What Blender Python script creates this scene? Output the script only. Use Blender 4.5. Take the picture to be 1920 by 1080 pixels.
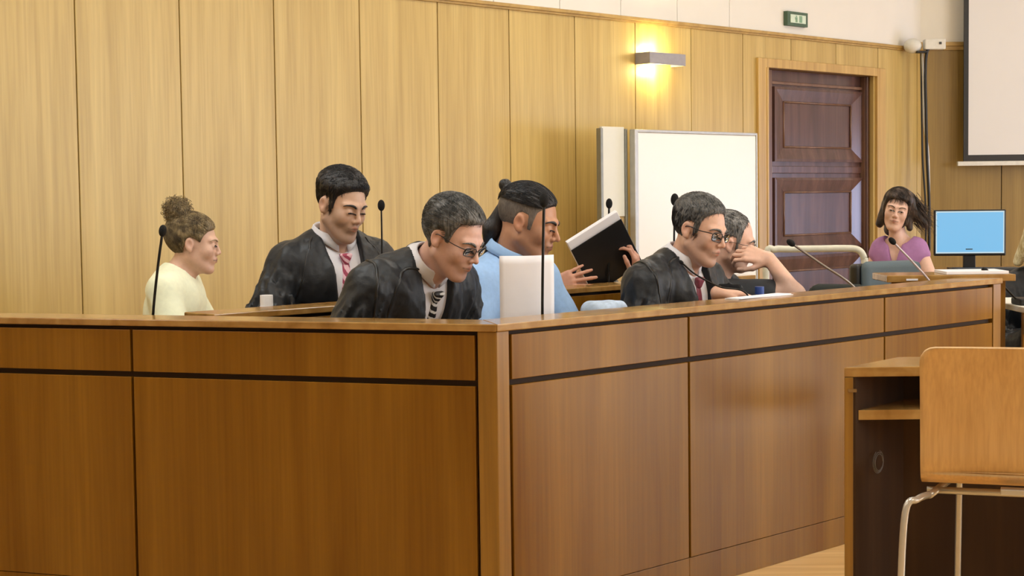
import bpy, bmesh, math, random
import numpy as np
from mathutils import Vector, Matrix
PI = math.pi
R = math.radians
sc = bpy.context.scene
col = sc.collection
for o in list(bpy.data.objects):
    bpy.data.objects.remove(o)

# ------------------------------------------------------------------ camera
F_PX, CAM_H = 3000.0, 1.2
pitch, roll = math.atan(171.4 / F_PX), 0.0125
fwd = np.array([0, math.cos(pitch), -math.sin(pitch)])
rt0 = np.array([1.0, 0, 0]); up0 = np.array([0, math.sin(pitch), math.cos(pitch)])
upv = up0 * math.cos(roll) + rt0 * math.sin(roll)
rtv = rt0 * math.cos(roll) - up0 * math.sin(roll)
cam_d = bpy.data.cameras.new('camera'); cam = bpy.data.objects.new('camera', cam_d); col.objects.link(cam)
cam_d.sensor_width = 36.0; cam_d.lens = 36.0 * F_PX / 1920.0
cam_d.clip_start = 0.05; cam_d.clip_end = 100
m = Matrix.Identity(4)
for i in range(3):
    m[i][0] = rtv[i]; m[i][1] = upv[i]; m[i][2] = -fwd[i]
m[2][3] = CAM_H
cam.matrix_world = m
sc.camera = cam

# ------------------------------------------------------------------ exposure, world, lights
sc.view_settings.view_transform = 'Standard'
sc.view_settings.look = 'None'
sc.view_settings.gamma = 1.0
sc.view_settings.exposure = 0.06
w = bpy.data.worlds.new('world'); sc.world = w; w.use_nodes = True
w.node_tree.nodes['Background'].inputs[0].default_value = (0.75, 0.86, 1.0, 1)
w.node_tree.nodes['Background'].inputs[1].default_value = 0.25

def area(name, loc, aim, sx, sy, power, color):
    l = bpy.data.lights.new(name, 'AREA'); l.shape = 'RECTANGLE'; l.size = sx; l.size_y = sy
    l.energy = power; l.color = color
    o = bpy.data.objects.new(name, l); col.objects.link(o)
    o.location = loc
    o.rotation_euler = (Vector(aim) - Vector(loc)).to_track_quat('-Z', 'Y').to_euler()
    return o
CEIL = 3.9
LAMPS = [(-4.2, 3.2), (-1.6, 4.6), (1.0, 3.2), (-1.6, 0.4), (1.4, 7.6), (4.4, 4.6), (4.6, 0.6), (5.2, 9.0)]
LPOW = [31, 42, 44, 22, 22, 46, 38, 13]
for (lx, ly), e in zip(LAMPS, LPOW):
    area('ceiling_light_glow', (lx, ly, CEIL - 0.075), (lx, ly, 0), 1.16, 1.16, e, (0.86, 0.955, 1.0))
# daylight through the two tall windows of the right-hand side wall
WX = 8.6
WINS = [(1.2, 3.4, .7, 2.85), (4.4, 6.6, .7, 2.85), (9.3, 11.6, .25, 1.55)]  # last one unseen, set low and lit blue to tint the door's reflection
for (a, b, c, d) in WINS:
    area('daylight_glow', (WX + 0.12, (a + b) / 2, (c + d) / 2), (0, (a + b) / 2, (c + d) / 2 - (.6 if d > 2 else 0)), b - a, d - c, 150 if d > 2 else 95, (0.93, 0.96, 1.0) if d > 2 else (.55, .66, 1.0))
sun = bpy.data.lights.new('sun', 'SUN'); sun.energy = 18.0; sun.angle = R(1.5); sun.color = (.96, .97, .96)
suno = bpy.data.objects.new('sun', sun); col.objects.link(suno); suno.rotation_euler = Vector((-1, -.10, -.62)).to_track_quat('-Z', 'Y').to_euler()

# ------------------------------------------------------------------ pixel of the photograph -> point of the room
def ray(x, y):
    return rtv * (x - 960) / F_PX - upv * (y - 540) / F_PX + fwd
def at(x, y, Y=None, z=None):
    d = ray(x, y); t = Y / d[1] if Y is not None else (z - CAM_H) / d[2]
    return np.array([0, 0, CAM_H]) + d * t
C0 = np.array([-.043, 4.235]); S2 = math.sqrt(.5)
def bench_xy(t, d):                       # t along the right bench front, d inward from it
    return (C0[0] + S2 * (t - d), C0[1] + S2 * (t + d))

# ------------------------------------------------------------------ materials
def new_mat(name):
    mt = bpy.data.materials.new(name); mt.use_nodes = True
    nt = mt.node_tree; b = nt.nodes['Principled BSDF']
    return mt, nt, b
def lin(c):
    if isinstance(c, str):
        c = [int(c[i:i + 2], 16) / 255 for i in (0, 2, 4)]
    return tuple([x / 12.92 if x <= .04045 else ((x + .055) / 1.055) ** 2.4 for x in c]) + (1,)
def plain(name, c, rough=.5, metal=0, noise=.06, nscale=30, spec=.5, bump=0, sheen=0, coat=0, trans=0):
    mt, nt, b = new_mat(name); c = lin(c)
    tc = nt.nodes.new('ShaderNodeTexCoord'); n = nt.nodes.new('ShaderNodeTexNoise'); n.inputs['Scale'].default_value = nscale
    n.inputs['Detail'].default_value = 4
    nt.links.new(tc.outputs['Object'], n.inputs['Vector'])
    r = nt.nodes.new('ShaderNodeValToRGB')
    r.color_ramp.elements[0].position = .3; r.color_ramp.elements[1].position = .7
    r.color_ramp.elements[0].color = tuple(max(0, v * (1 - noise)) for v in c[:3]) + (1,)
    r.color_ramp.elements[1].color = tuple(min(1, v * (1 + noise)) for v in c[:3]) + (1,)
    nt.links.new(n.outputs['Fac'], r.inputs['Fac']); nt.links.new(r.outputs['Color'], b.inputs['Base Color'])
    b.inputs['Roughness'].default_value = rough; b.inputs['Metallic'].default_value = metal
    b.inputs['Specular IOR Level'].default_value = spec
    if sheen: b.inputs['Sheen Weight'].default_value = sheen
    if coat: b.inputs['Coat Weight'].default_value = coat; b.inputs['Coat Roughness'].default_value = .2
    if trans: b.inputs['Transmission Weight'].default_value = trans
    if bump:
        bp = nt.nodes.new('ShaderNodeBump'); bp.inputs['Strength'].default_value = bump; bp.inputs['Distance'].default_value = .004
        nt.links.new(n.outputs['Fac'], bp.inputs['Height']); nt.links.new(bp.outputs['Normal'], b.inputs['Normal'])
    return mt
def wood(name, c1, c2, c3, rough=.35, sx=9, sz=.7, streak=60, panel=0, off=0, axis='z', coat=0, spec=.5):
    """vertical-grain veneer in object space; panel = width of one sheet (each sheet gets its own cut)"""
    mt, nt, b = new_mat(name); L = nt.links.new
    tc = nt.nodes.new('ShaderNodeTexCoord')
    src = tc.outputs['Object']
    if panel:
        sep = nt.nodes.new('ShaderNodeSeparateXYZ'); L(src, sep.inputs[0])
        su = nt.nodes.new('ShaderNodeMath'); su.operation = 'SUBTRACT'; su.inputs[1].default_value = off; L(sep.outputs[0], su.inputs[0])
        dv = nt.nodes.new('ShaderNodeMath'); dv.operation = 'DIVIDE'; dv.inputs[1].default_value = panel; L(su.outputs[0], dv.inputs[0])
        fl = nt.nodes.new('ShaderNodeMath'); fl.operation = 'FLOOR'; L(dv.outputs[0], fl.inputs[0])
        ml = nt.nodes.new('ShaderNodeMath'); ml.operation = 'MULTIPLY'; ml.inputs[1].default_value = 7.31; L(fl.outputs[0], ml.inputs[0])
        cb = nt.nodes.new('ShaderNodeCombineXYZ'); L(ml.outputs[0], cb.inputs[2]); L(ml.outputs[0], cb.inputs[1])
        ad = nt.nodes.new('ShaderNodeVectorMath'); ad.operation = 'ADD'; L(src, ad.inputs[0]); L(cb.outputs[0], ad.inputs[1])
        src = ad.outputs[0]
    def stretched(a, l, detail, dist):
        mp = nt.nodes.new('ShaderNodeMapping'); L(src, mp.inputs[0])
        s = {'z': (a, a, l), 'x': (l, a, a), 'y': (a, l, a)}[axis]
        mp.inputs['Scale'].default_value = s
        n = nt.nodes.new('ShaderNodeTexNoise'); n.inputs['Scale'].default_value = 1; n.inputs['Detail'].default_value = detail
        n.inputs['Distortion'].default_value = dist
        L(mp.outputs[0], n.inputs['Vector']); return n
    n1 = stretched(sx, sz, 3, .6); n2 = stretched(streak, 2.2, 5, .2)
    r = nt.nodes.new('ShaderNodeValToRGB'); L(n1.outputs['Fac'], r.inputs['Fac'])
    r.color_ramp.elements[0].position = .30; r.color_ramp.elements[0].color = lin(c1)
    r.color_ramp.elements[1].position = .72; r.color_ramp.elements[1].color = lin(c3)
    e = r.color_ramp.elements.new(.5); e.color = lin(c2)
    r2 = nt.nodes.new('ShaderNodeValToRGB'); L(n2.outputs['Fac'], r2.inputs['Fac'])
    r2.color_ramp.elements[0].position = .33; r2.color_ramp.elements[0].color = (.88, .86, .83, 1)
    r2.color_ramp.elements[1].position = .62; r2.color_ramp.elements[1].color = (1.06, 1.06, 1.06, 1)
    mx = nt.nodes.new('ShaderNodeMix'); mx.data_type = 'RGBA'; mx.blend_type = 'MULTIPLY'; mx.inputs[0].default_value = .8
    L(r.outputs['Color'], mx.inputs[6]); L(r2.outputs['Color'], mx.inputs[7]); L(mx.outputs[2], b.inputs['Base Color'])
    b.inputs['Roughness'].default_value = rough; b.inputs['Specular IOR Level'].default_value = spec
    if coat: b.inputs['Coat Weight'].default_value = coat; b.inputs['Coat Roughness'].default_value = .3
    bp = nt.nodes.new('ShaderNodeBump'); bp.inputs['Strength'].default_value = .06; bp.inputs['Distance'].default_value = .002
    L(n2.outputs['Fac'], bp.inputs['Height']); L(bp.outputs['Normal'], b.inputs['Normal'])
    return mt
def emit(name, c, s):
    mt, nt, b = new_mat(name)
    b.inputs['Base Color'].default_value = (.03, .03, .03, 1); b.inputs['Emission Color'].default_value = lin(c); b.inputs['Emission Strength'].default_value = s
    return mt
def skin_mat(name, rough=.45):
    mt, nt, b = new_mat(name)
    a = nt.nodes.new('ShaderNodeAttribute'); a.attribute_name = 'Col'
    tc = nt.nodes.new('ShaderNodeTexCoord'); n = nt.nodes.new('ShaderNodeTexNoise'); n.inputs['Scale'].default_value = 90; n.inputs['Detail'].default_value = 3
    nt.links.new(tc.outputs['Object'], n.inputs['Vector'])
    mr = nt.nodes.new('ShaderNodeMapRange'); mr.inputs[3].default_value = .9; mr.inputs[4].default_value = 1.1
    nt.links.new(n.outputs['Fac'], mr.inputs[0])
    mx = nt.nodes.new('ShaderNodeVectorMath'); mx.operation = 'SCALE'
    nt.links.new(a.outputs['Color'], mx.inputs[0]); nt.links.new(mr.outputs[0], mx.inputs['Scale'])
    nt.links.new(mx.outputs[0], b.inputs['Base Color'])
    b.inputs['Roughness'].default_value = rough
    b.inputs['Subsurface Weight'].default_value = .12; b.inputs['Subsurface Radius'].default_value = (.012, .005, .003)
    b.inputs['Subsurface Scale'].default_value = .6
    bp = nt.nodes.new('ShaderNodeBump'); bp.inputs['Strength'].default_value = .12; bp.inputs['Distance'].default_value = .001
    nt.links.new(n.outputs['Fac'], bp.inputs['Height']); nt.links.new(bp.outputs['Normal'], b.inputs['Normal'])
    return mt
def hair_mat(name, c1, c2, rough=.45, scale=220, stretch=(1, 1, .12)):
    mt, nt, b = new_mat(name); L = nt.links.new
    tc = nt.nodes.new('ShaderNodeTexCoord'); mp = nt.nodes.new('ShaderNodeMapping'); mp.inputs['Scale'].default_value = stretch
    L(tc.outputs['Object'], mp.inputs[0])
    n = nt.nodes.new('ShaderNodeTexNoise'); n.inputs['Scale'].default_value = scale; n.inputs['Detail'].default_value = 3; L(mp.outputs[0], n.inputs['Vector'])
    n2 = nt.nodes.new('ShaderNodeTexNoise'); n2.inputs['Scale'].default_value = 35; L(tc.outputs['Object'], n2.inputs['Vector'])
    ad = nt.nodes.new('ShaderNodeMath'); ad.operation = 'ADD'; L(n.outputs['Fac'], ad.inputs[0]); L(n2.outputs['Fac'], ad.inputs[1])
    hf = nt.nodes.new('ShaderNodeMath'); hf.operation = 'MULTIPLY'; hf.inputs[1].default_value = .5; L(ad.outputs[0], hf.inputs[0])
    r = nt.nodes.new('ShaderNodeValToRGB'); r.color_ramp.elements[0].position = .4; r.color_ramp.elements[1].position = .62
    r.color_ramp.elements[0].color = lin(c1); r.color_ramp.elements[1].color = lin(c2)
    L(hf.outputs[0], r.inputs['Fac']); L(r.outputs['Color'], b.inputs['Base Color'])
    b.inputs['Roughness'].default_value = rough
    bp = nt.nodes.new('ShaderNodeBump'); bp.inputs['Strength'].default_value = .7; bp.inputs['Distance'].default_value = .004
    L(n.outputs['Fac'], bp.inputs['Height']); L(bp.outputs['Normal'], b.inputs['Normal'])
    return mt
def glass(name, tint=(.95, .97, 1)):
    mt, nt, b = new_mat(name)
    b.inputs['Base Color'].default_value = tint + (1,); b.inputs['Transmission Weight'].default_value = 1
    b.inputs['Roughness'].default_value = .02; b.inputs['IOR'].default_value = 1.1
    return mt

M = {}
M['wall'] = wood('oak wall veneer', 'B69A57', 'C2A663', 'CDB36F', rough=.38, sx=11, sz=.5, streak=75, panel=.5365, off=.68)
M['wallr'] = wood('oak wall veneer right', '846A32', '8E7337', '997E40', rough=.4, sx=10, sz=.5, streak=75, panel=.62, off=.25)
M['casing'] = wood('oak casing', 'B59253', 'C09D5C', 'CBA967', rough=.38, sx=18, sz=.6)
M['trim'] = wood('oak trim', 'A68648', 'B49352', 'C09F5C', rough=.38, sx=14, sz=14, axis='x')
M['seam'] = plain('dark seam', '7A5A2B', rough=.8)
M['bench'] = wood('brown bench veneer', '6C4408', '785010', '855C18', rough=.27, sx=7, sz=.6, streak=95, spec=.26)
M['post'] = wood('bench post veneer', '7A5516', '875F1D', '946B26', rough=.32, sx=22, sz=.8, streak=120)
M['counter'] = wood('bench counter edge', '8A6430', '9A743E', 'AA864E', rough=.17, sx=14, sz=14, axis='x')
M['gap'] = plain('bench shadow gap', '34200E', rough=.8)
M['door'] = wood('dark walnut door', '4E3530', '5A3E38', '684A42', rough=.24, sx=14, sz=1.2, streak=120, spec=.7)
M['doorx'] = wood('dark walnut moulding', '6E5040', '7A5B48', '866652', rough=.3, sx=14, sz=1.2)
M['white_wall'] = plain('white plaster', 'E6E3DA', rough=.9, noise=.015, nscale=4)
M['floor'] = wood('pale floor boards', 'D0A564', 'DDB474', 'E8C488', rough=.3, sx=26, sz=1.2, axis='x', panel=0)
M['metal'] = plain('brushed metal', 'B9B6B0', rough=.3, metal=.9, noise=.04)
M['chrome'] = plain('chrome tube', 'B8B2A8', rough=.25, metal=.6, noise=.02)
M['black'] = plain('black plastic', '0D0D0F', rough=.45)
M['dark_grey'] = plain('dark grey plastic', '2B2F33', rough=.5)
M['screen_white'] = plain('projection cloth', 'E3E4E6', rough=.9, noise=.01, nscale=3)
M['paper'] = plain('white paper', 'ECEAEF', rough=.75, noise=.01)
M['glass'] = glass('clear glass')

# ------------------------------------------------------------------ mesh helpers
def link(name, me, mat, parent=None, smooth=False):
    if mat is not None and len(me.materials) == 0: me.materials.append(mat)
    o = bpy.data.objects.new(name, me); col.objects.link(o)
    if parent is not None: o.parent = parent
    if smooth: me.polygons.foreach_set('use_smooth', [True] * len(me.polygons))
    return o
def bmo(name, bm, mat, parent=None, smooth=False):
    bmesh.ops.recalc_face_normals(bm, faces=bm.faces)
    me = bpy.data.meshes.new(name); bm.to_mesh(me); bm.free()
    return link(name, me, mat, parent, smooth)
def bx(bm, x0, x1, y0, y1, z0, z1, bev=0.0, mtx=None):
    r = bmesh.ops.create_cube(bm, size=1)
    vs = r['verts']
    for v in vs:
        v.co = Vector(((x0 + x1) / 2 + v.co.x * (x1 - x0), (y0 + y1) / 2 + v.co.y * (y1 - y0), (z0 + z1) / 2 + v.co.z * (z1 - z0)))
    if bev:
        es = list({e for v in vs for e in v.link_edges})
        rr = bmesh.ops.bevel(bm, geom=es, offset=bev, segments=2, affect='EDGES', profile=.5)
        vs = list({v for f in rr['faces'] for v in f.verts} | {v for v in vs if v.is_valid})
    if mtx is not None: bmesh.ops.transform(bm, matrix=mtx, verts=vs)
    return vs
def box(name, d, mat, parent=None, bev=.002):
    bm = bmesh.new(); bx(bm, *d, bev=bev); return bmo(name, bm, mat, parent)
def prism(bm, pts, z0, z1):
    a = [bm.verts.new((x, y, z0)) for x, y in pts]; b = [bm.verts.new((x, y, z1)) for x, y in pts]
    n = len(pts); bm.faces.new(a[::-1]); bm.faces.new(b)
    for i in range(n): bm.faces.new((a[i], a[(i + 1) % n], b[(i + 1) % n], b[i]))
def tube(bm, pts, r, seg=10, caps=True):
    pts = [Vector(p) for p in pts]; n = len(pts)
    rs = r if isinstance(r, (list, tuple)) else [r] * n
    T = [(pts[min(i + 1, n - 1)] - pts[max(i - 1, 0)]).normalized() for i in range(n)]
    a = Vector((0, 0, 1)) if abs(T[0].z) < .9 else Vector((1, 0, 0))
    N = (a - T[0] * a.dot(T[0])).normalized(); rings = []
    for i in range(n):
        N = (N - T[i] * N.dot(T[i])).normalized(); B = T[i].cross(N)
        rings.append([bm.verts.new(pts[i] + (N * math.cos(k * 2 * PI / seg) + B * math.sin(k * 2 * PI / seg)) * rs[i]) for k in range(seg)])
    for i in range(n - 1):
        for k in range(seg):
            bm.faces.new((rings[i][k], rings[i][(k + 1) % seg], rings[i + 1][(k + 1) % seg], rings[i + 1][k]))
    if caps: bm.faces.new(rings[0][::-1]); bm.faces.new(rings[-1])
def smooth_path(pts, n=8):
    """Catmull-Rom"""
    P = [Vector(p) for p in pts]; P = [P[0] * 2 - P[1]] + P + [P[-1] * 2 - P[-2]]; out = []
    for i in range(1, len(P) - 2):
        for k in range(n):
            t = k / n
            out.append(.5 * ((2 * P[i]) + (P[i + 1] - P[i - 1]) * t + (2 * P[i - 1] - 5 * P[i] + 4 * P[i + 1] - P[i + 2]) * t * t + (3 * P[i] - P[i - 1] - 3 * P[i + 1] + P[i + 2]) * t ** 3))
    out.append(P[-2]); return out
def tubeo(name, pts, r, mat, parent=None, seg=10):
    bm = bmesh.new(); tube(bm, pts, r, seg); return bmo(name, bm, mat, parent, True)
def ellip(bm, c, r, seg=20, rings=12):
    rr = bmesh.ops.create_uvsphere(bm, u_segments=seg, v_segments=rings, radius=1)
    for v in rr['verts']: v.co = Vector((c[0] + v.co.x * r[0], c[1] + v.co.y * r[1], c[2] + v.co.z * r[2]))
    return rr['verts']
def tag(o, label=None, cat=None, group=None, kind=None):
    if label: o['label'] = label
    if cat: o['category'] = cat
    if group: o['group'] = group
    if kind: o['kind'] = kind
    return o
def thing(name, loc, label, cat, rz=0, group=None):
    o = bpy.data.objects.new(name, None); o.empty_display_size = .1; col.objects.link(o)
    o.location = loc; o.rotation_euler = (0, 0, rz)
    return tag(o, label, cat, group)
def struct(o, loc=None, rz=0):
    o['kind'] = 'structure'
    if loc is not None: o.location = loc; o.rotation_euler = (0, 0, rz)
    return o

# ------------------------------------------------------------------ room shell
D_WALL = 3.3
wo = bench_xy(0, D_WALL); WLOC = (wo[0], wo[1], 0); A45 = R(45)
PW, P0, TOPZ = .5365, .68, 2.235
T1 = 7.74                      # corner with the end wall
DT0, DT1, DZ = 5.75, 7.06, 2.03
bm = bmesh.new()
k = -19
while P0 + k * PW < T1 - .05:
    a, b = P0 + k * PW, min(P0 + (k + 1) * PW, T1)
    z0 = 0
    g = .003
    if a < DT0 < b:
        bx(bm, a + g, DT0 - .0, 0, .03, 0, TOPZ, .0015); bx(bm, DT0, b - g, 0, .03, DZ, TOPZ, .0015)
    elif a < DT1 < b:
        bx(bm, a + g, DT1, 0, .03, DZ, TOPZ, .0015); bx(bm, DT1, b - g, 0, .03, 0, TOPZ, .0015)
    elif a >= DT0 and b <= DT1:
        bx(bm, a + g, b - g, 0, .03, DZ, TOPZ, .0015)
    else:
        bx(bm, a + g, b - g, 0, .03, 0, TOPZ, .0015)
    k += 1
struct(bmo('wall_left', bm, M['wall']), WLOC, A45)
bm = bmesh.new()                       # the wall core behind the veneer, with the door hole
bx(bm, -9.6, DT0, .03, .22, 0, CEIL); bx(bm, DT1, T1 + .2, .03, .22, 0, CEIL); bx(bm, DT0, DT1, .03, .22, DZ, CEIL)
struct(bmo('wall_left_core', bm, M['seam']), WLOC, A45)
bm = bmesh.new()
us = [4.844 - .5315 * i for i in range(26, 0, -1)] + [4.844, 5.375, T1]
for a, b in zip(us[:-1], us[1:]): bx(bm, a + .002, b - .002, .005, .03, TOPZ + .03, CEIL, .001)
struct(bmo('wall_left_upper', bm, M['white_wall']), WLOC, A45)
bm = bmesh.new()
bx(bm, -9.5, T1, -.012, .03, TOPZ, TOPZ + .013, .001); bx(bm, -9.5, T1, -.022, .03, TOPZ + .013, TOPZ + .032, .002)
struct(bmo('trim_1', bm, M['trim']), WLOC, A45)

EY = 12.02; EX0 = 3.06; XR = 8.75; YB = -3.0; XL = -8.75
bm = bmesh.new()
x = EX0
while x < XR:
    b = min(x + .62 if x > EX0 else 3.68, XR); bx(bm, x + .003, b - .003, 0, .03, 0, 2.25, .0015); x = b
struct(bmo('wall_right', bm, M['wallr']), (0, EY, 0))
struct(box('wall_right_core', (EX0 - .3, XR + .2, .03, .2, 0, CEIL), M['seam'], bev=0), (0, EY, 0))
struct(box('wall_right_upper', (EX0 - .1, XR, .004, .03, 2.31, CEIL), M['white_wall'], bev=0), (0, EY, 0))
bm = bmesh.new(); bx(bm, EX0 - .02, XR, -.012, .03, 2.25, 2.28, .001); bx(bm, EX0 - .02, XR, -.022, .03, 2.28, 2.31, .002)
struct(bmo('trim_2', bm, M['trim']), (0, EY, 0))
# side wall with windows
bm = bmesh.new()
ys = [YB] + [v for w_ in WINS for v in w_[:2]] + [EY + .03]
for i in range(0, len(ys), 2): bx(bm, XR, XR + .25, ys[i], ys[i + 1], 0, CEIL)
for a, b, c, d in WINS: bx(bm, XR, XR + .25, a, b, 0, c); bx(bm, XR, XR + .25, a, b, d, CEIL)
struct(bmo('wall_side', bm, M['white_wall']))
for i, (a, b, c, d) in enumerate(WINS):
    bm = bmesh.new()
    for y in (a, (a + b) / 2 - .02, b - .05): bx(bm, XR + .02, XR + .08, y, y + .05, c, d, .003)
    for z in (c, d - .05): bx(bm, XR + .02, XR + .08, a, b, z, z + .05, .003)
    struct(bmo('window_%d' % (i + 1), bm, M['white_wall']))
struct(box('wall_back', (XL, XR, YB - .2, YB, 0, CEIL), M['white_wall'], bev=0))
struct(box('wall_west', (XL - .2, XL, YB, .6, 0, CEIL), M['white_wall'], bev=0))
struct(box('floor', (XL - .3, XR + .3, YB - .3, EY + .3, -.1, 0), M['floor'], bev=0))
struct(box('ceiling', (XL - .3, XR + .3, YB - .3, EY + .3, CEIL, CEIL + .1), M['white_wall'], bev=0))
lampm = emit('lamp diffuser', 'FFE9C8', 3.0)
for lx, ly in LAMPS:
    t = thing('ceiling_light', (lx, ly, CEIL - .06), 'square white ceiling light panel above the courtroom', 'ceiling light', group='ceiling light panels')
    bm = bmesh.new()
    for s in (-1, 1): bx(bm, s * .62 - .02, s * .62 + .02, -.64, .64, 0, .06); bx(bm, -.6, .6, s * .62 - .02, s * .62 + .02, 0, .06)
    bmo('frame', bm, M['white_wall'], t); box('diffuser', (-.6, .6, -.6, .6, .02, .03), lampm, t, 0)

# ------------------------------------------------------------------ door in the oak wall
dr = thing('door_1', WLOC, 'dark brown panelled wooden door in the oak wall behind the benches', 'door', A45); del dr['category'], dr['label']
dr['kind'] = 'structure'
bm = bmesh.new()      # casing
bx(bm, DT0 - .10, DT0 + .0, -.022, .02, 0, DZ + .06, .004); bx(bm, DT1 + .02, DT1 + .13, -.022, .02, 0, DZ + .06, .004)
bx(bm, DT0, DT1 + .02, -.022, .02, DZ, DZ + .06, .004)
bx(bm, DT0 - .012, DT0 + .006, -.028, .1, 0, DZ, .002)
bmo('casing', bm, M['casing'], dr)
LY = .10
bm = bmesh.new(); bx(bm, DT0 + .0, DT1, LY, LY + .04, 0, DZ)
leaf = bmo('leaf', bm, M['door'], dr)
bm = bmesh.new()
bx(bm, DT1 - .022, DT1 - .002, LY - .045, LY, 0, DZ, .004); bx(bm, DT0 + .14, DT0 + .19, LY - .02, LY, 0, DZ, .003)
bx(bm, DT0 + .19, DT1 - .02, LY - .02, LY, 1.935, 1.955, .003)
bmo('stile_moulding', bm, M['doorx'], dr)
bm = bmesh.new(); bx(bm, DT1 - .02, DT1 + .04, LY - .06, .1, 0, DZ, .006); bmo('jamb', bm, M['door'], dr)
def raised(z0, z1, x0, x1):
    """frame that slopes in to a flat panel with a bead round it"""
    bm = bmesh.new(); w = .125
    o = [(x0, z0), (x1, z0), (x1, z1), (x0, z1)]; i = [(x0 + w, z0 + w * .8), (x1 - w, z0 + w * .8), (x1 - w, z1 - w * .8), (x0 + w, z1 - w * .8)]
    e = .018
    o2 = [(x0 + e, z0 + e), (x1 - e, z0 + e), (x1 - e, z1 - e), (x0 + e, z1 - e)]
    rings = [[bm.verts.new((a, y, b)) for a, b in q] for q, y in ((o, LY), (o, LY - .022), (o2, LY - .026), (i, LY - .004), (i, LY))]
    for a, b in zip(rings[:-1], rings[1:]):
        for k in range(4): bm.faces.new((a[k], a[(k + 1) % 4], b[(k + 1) % 4], b[k]))
    bmo('panel_frame', bm, M['door'], dr)
    bm = bmesh.new(); r = .007
    for a, b in ((0, 1), (1, 2), (2, 3), (3, 0)): tube(bm, [(i[a][0], LY - .006, i[a][1]), (i[b][0], LY - .006, i[b][1])], r, 8)
    bmo('bead', bm, M['doorx'], dr, True)
for za, zb in ((1.415, 1.92), (.81, 1.305), (.12, .765)): raised(za, zb, 5.966, 7.035)
bm = bmesh.new(); bx(bm, 5.95, 7.04, LY - .012, LY, 1.335, 1.385, .004); bmo('rail', bm, M['door'], dr)

# ------------------------------------------------------------------ benches
def bench_front(parent, segs, z_top=.862, plinth=True, ys=1):
    """panels in the local frame: x along, y inward, fronts at y = 0"""
    for a, b, kind in segs:
        if kind == 'post':
            box('post', (a, b, 0, .05, 0, z_top - .02), M['post'], parent, .002); continue
        g = .0045
        box('drawer_panel', (a + g, b - g, 0, .02, z_top - .152, z_top - .031), M['bench'], parent, .0015)
        box('front_panel', (a + g, b - g, 0, .02, .098, z_top - .168), M['bench'], parent, .0015)
        box('plinth', (a + .0005, b - .0005, .002, .02, 0, .096), M['bench'], parent, .001)
AL = math.atan2(-.324, .946)
uL = np.array([math.cos(AL), math.sin(AL)]); nL = np.array([-math.sin(AL), math.cos(AL)])
uR = np.array([S2, S2]); nR = np.array([-S2, S2])
def mitre(o):          # corner of the two bench lines moved inward by o
    A = np.array([uL, -uR]).T; b = (C0 + nR * o) - (C0 + nL * o)
    s = np.linalg.solve(A, b); return C0 + nL * o + uL * s[0]
def loc2(P, org, ang):
    d = np.array(P) - np.array(org); c, s = math.cos(ang), math.sin(ang)
    return (d[0] * c + d[1] * s, -d[0] * s + d[1] * c)
def make_bench(name, org, ang, segs, x0, x1, cuts, label, side):
    t = thing(name, (org[0], org[1], 0), label, 'bench', ang)
    bench_front(t, segs)
    xs0, xs1 = (x0, -.0) if side == 'L' else (0, x1)
    box('carcass', (xs0 + .03, xs1 - .03 if side == 'R' else -.05, .02, .05, 0, .842), M['gap'], t, 0)
    bm = bmesh.new()
    a, b = loc2(mitre(-.006), org, ang), loc2(mitre(.15), org, ang)
    if side == 'L': prism(bm, [(x0, -.006), a, b, (x0, .15)], .842, .862)
    else: prism(bm, [a, (x1, -.006), (x1, .15), b], .842, .862)
    top = bmo('counter_top', bm, M['counter'], t); md = top.modifiers.new('b', 'BEVEL'); md.width = .003; md.segments = 2
    bm = bmesh.new()
    a, b = loc2(mitre(.051), org, ang), loc2(mitre(.44), org, ang)
    if side == 'L': prism(bm, [(x0, .051), a, b, (x0, .44)], .695, .72)
    else: prism(bm, [a, (x1 - .03, .051), (x1 - .03, .44), b], .695, .72)
    bmo('writing_surface', bm, M['counter'], t)
    return t
Rseg = [(0, .047, 'post'), (.052, .812, 'p'), (.812, 1.902, 'p'), (1.902, 2.668, 'p'), (2.672, 2.73, 'post')]
Lseg = [(-.054, 0, 'post'), (-1.117, -.058, 'p'), (-2.18, -1.117, 'p'), (-3.24, -2.18, 'p'), (-3.30, -3.244, 'post')]
make_bench('courtroom_bench', C0, A45, Rseg, 0, 2.735, 0, 'brown wooden courtroom bench running from the corner post to the right, light falling on it', 'R')
make_bench('courtroom_bench', C0, AL, Lseg, -3.31, 0, 0, 'brown wooden courtroom bench left of the corner post, its long darker side towards the viewer', 'L')
# second row
o2 = bench_xy(0, .96)
t = thing('courtroom_bench', (o2[0], o2[1], 0), 'second-row wooden bench whose counter shows behind the front bench', 'bench', A45)
bench_front(t, [(-.22, -.17, 'post'), (-.165, .90, 'p'), (.90, 1.97, 'p'), (1.97, 2.44, 'p')])
box('carcass', (-.2, 2.44, .02, .05, 0, .842), M['gap'], t, 0)
box('counter_top', (-.24, 2.45, -.006, .15, .842, .862), M['counter'], t, .003)
box('writing_surface', (-.2, 2.44, .051, .45, .695, .72), M['counter'], t, .002)
# return at the right end of the front bench
t = thing('side_ledge', (1.47, 6.27, 0), 'short raised wooden ledge closing the right end of the front bench', 'ledge')
box('top_board', (0, .505, -.01, .25, .845, .872), M['counter'], t, .003)
box('side_panel', (.03, .48, .04, .06, 0, .845), M['bench'], t, .001)
box('name_plate', (.075, .12, -.014, -.0101, .852, .859), M['paper'], t, 0)
tag(box('document_stack', (1.71, 1.955, 6.285, 6.47, .8725, .884), M['paper'], None, .001), 'stack of white documents on the raised ledge in front of the monitor', 'documents')

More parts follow.
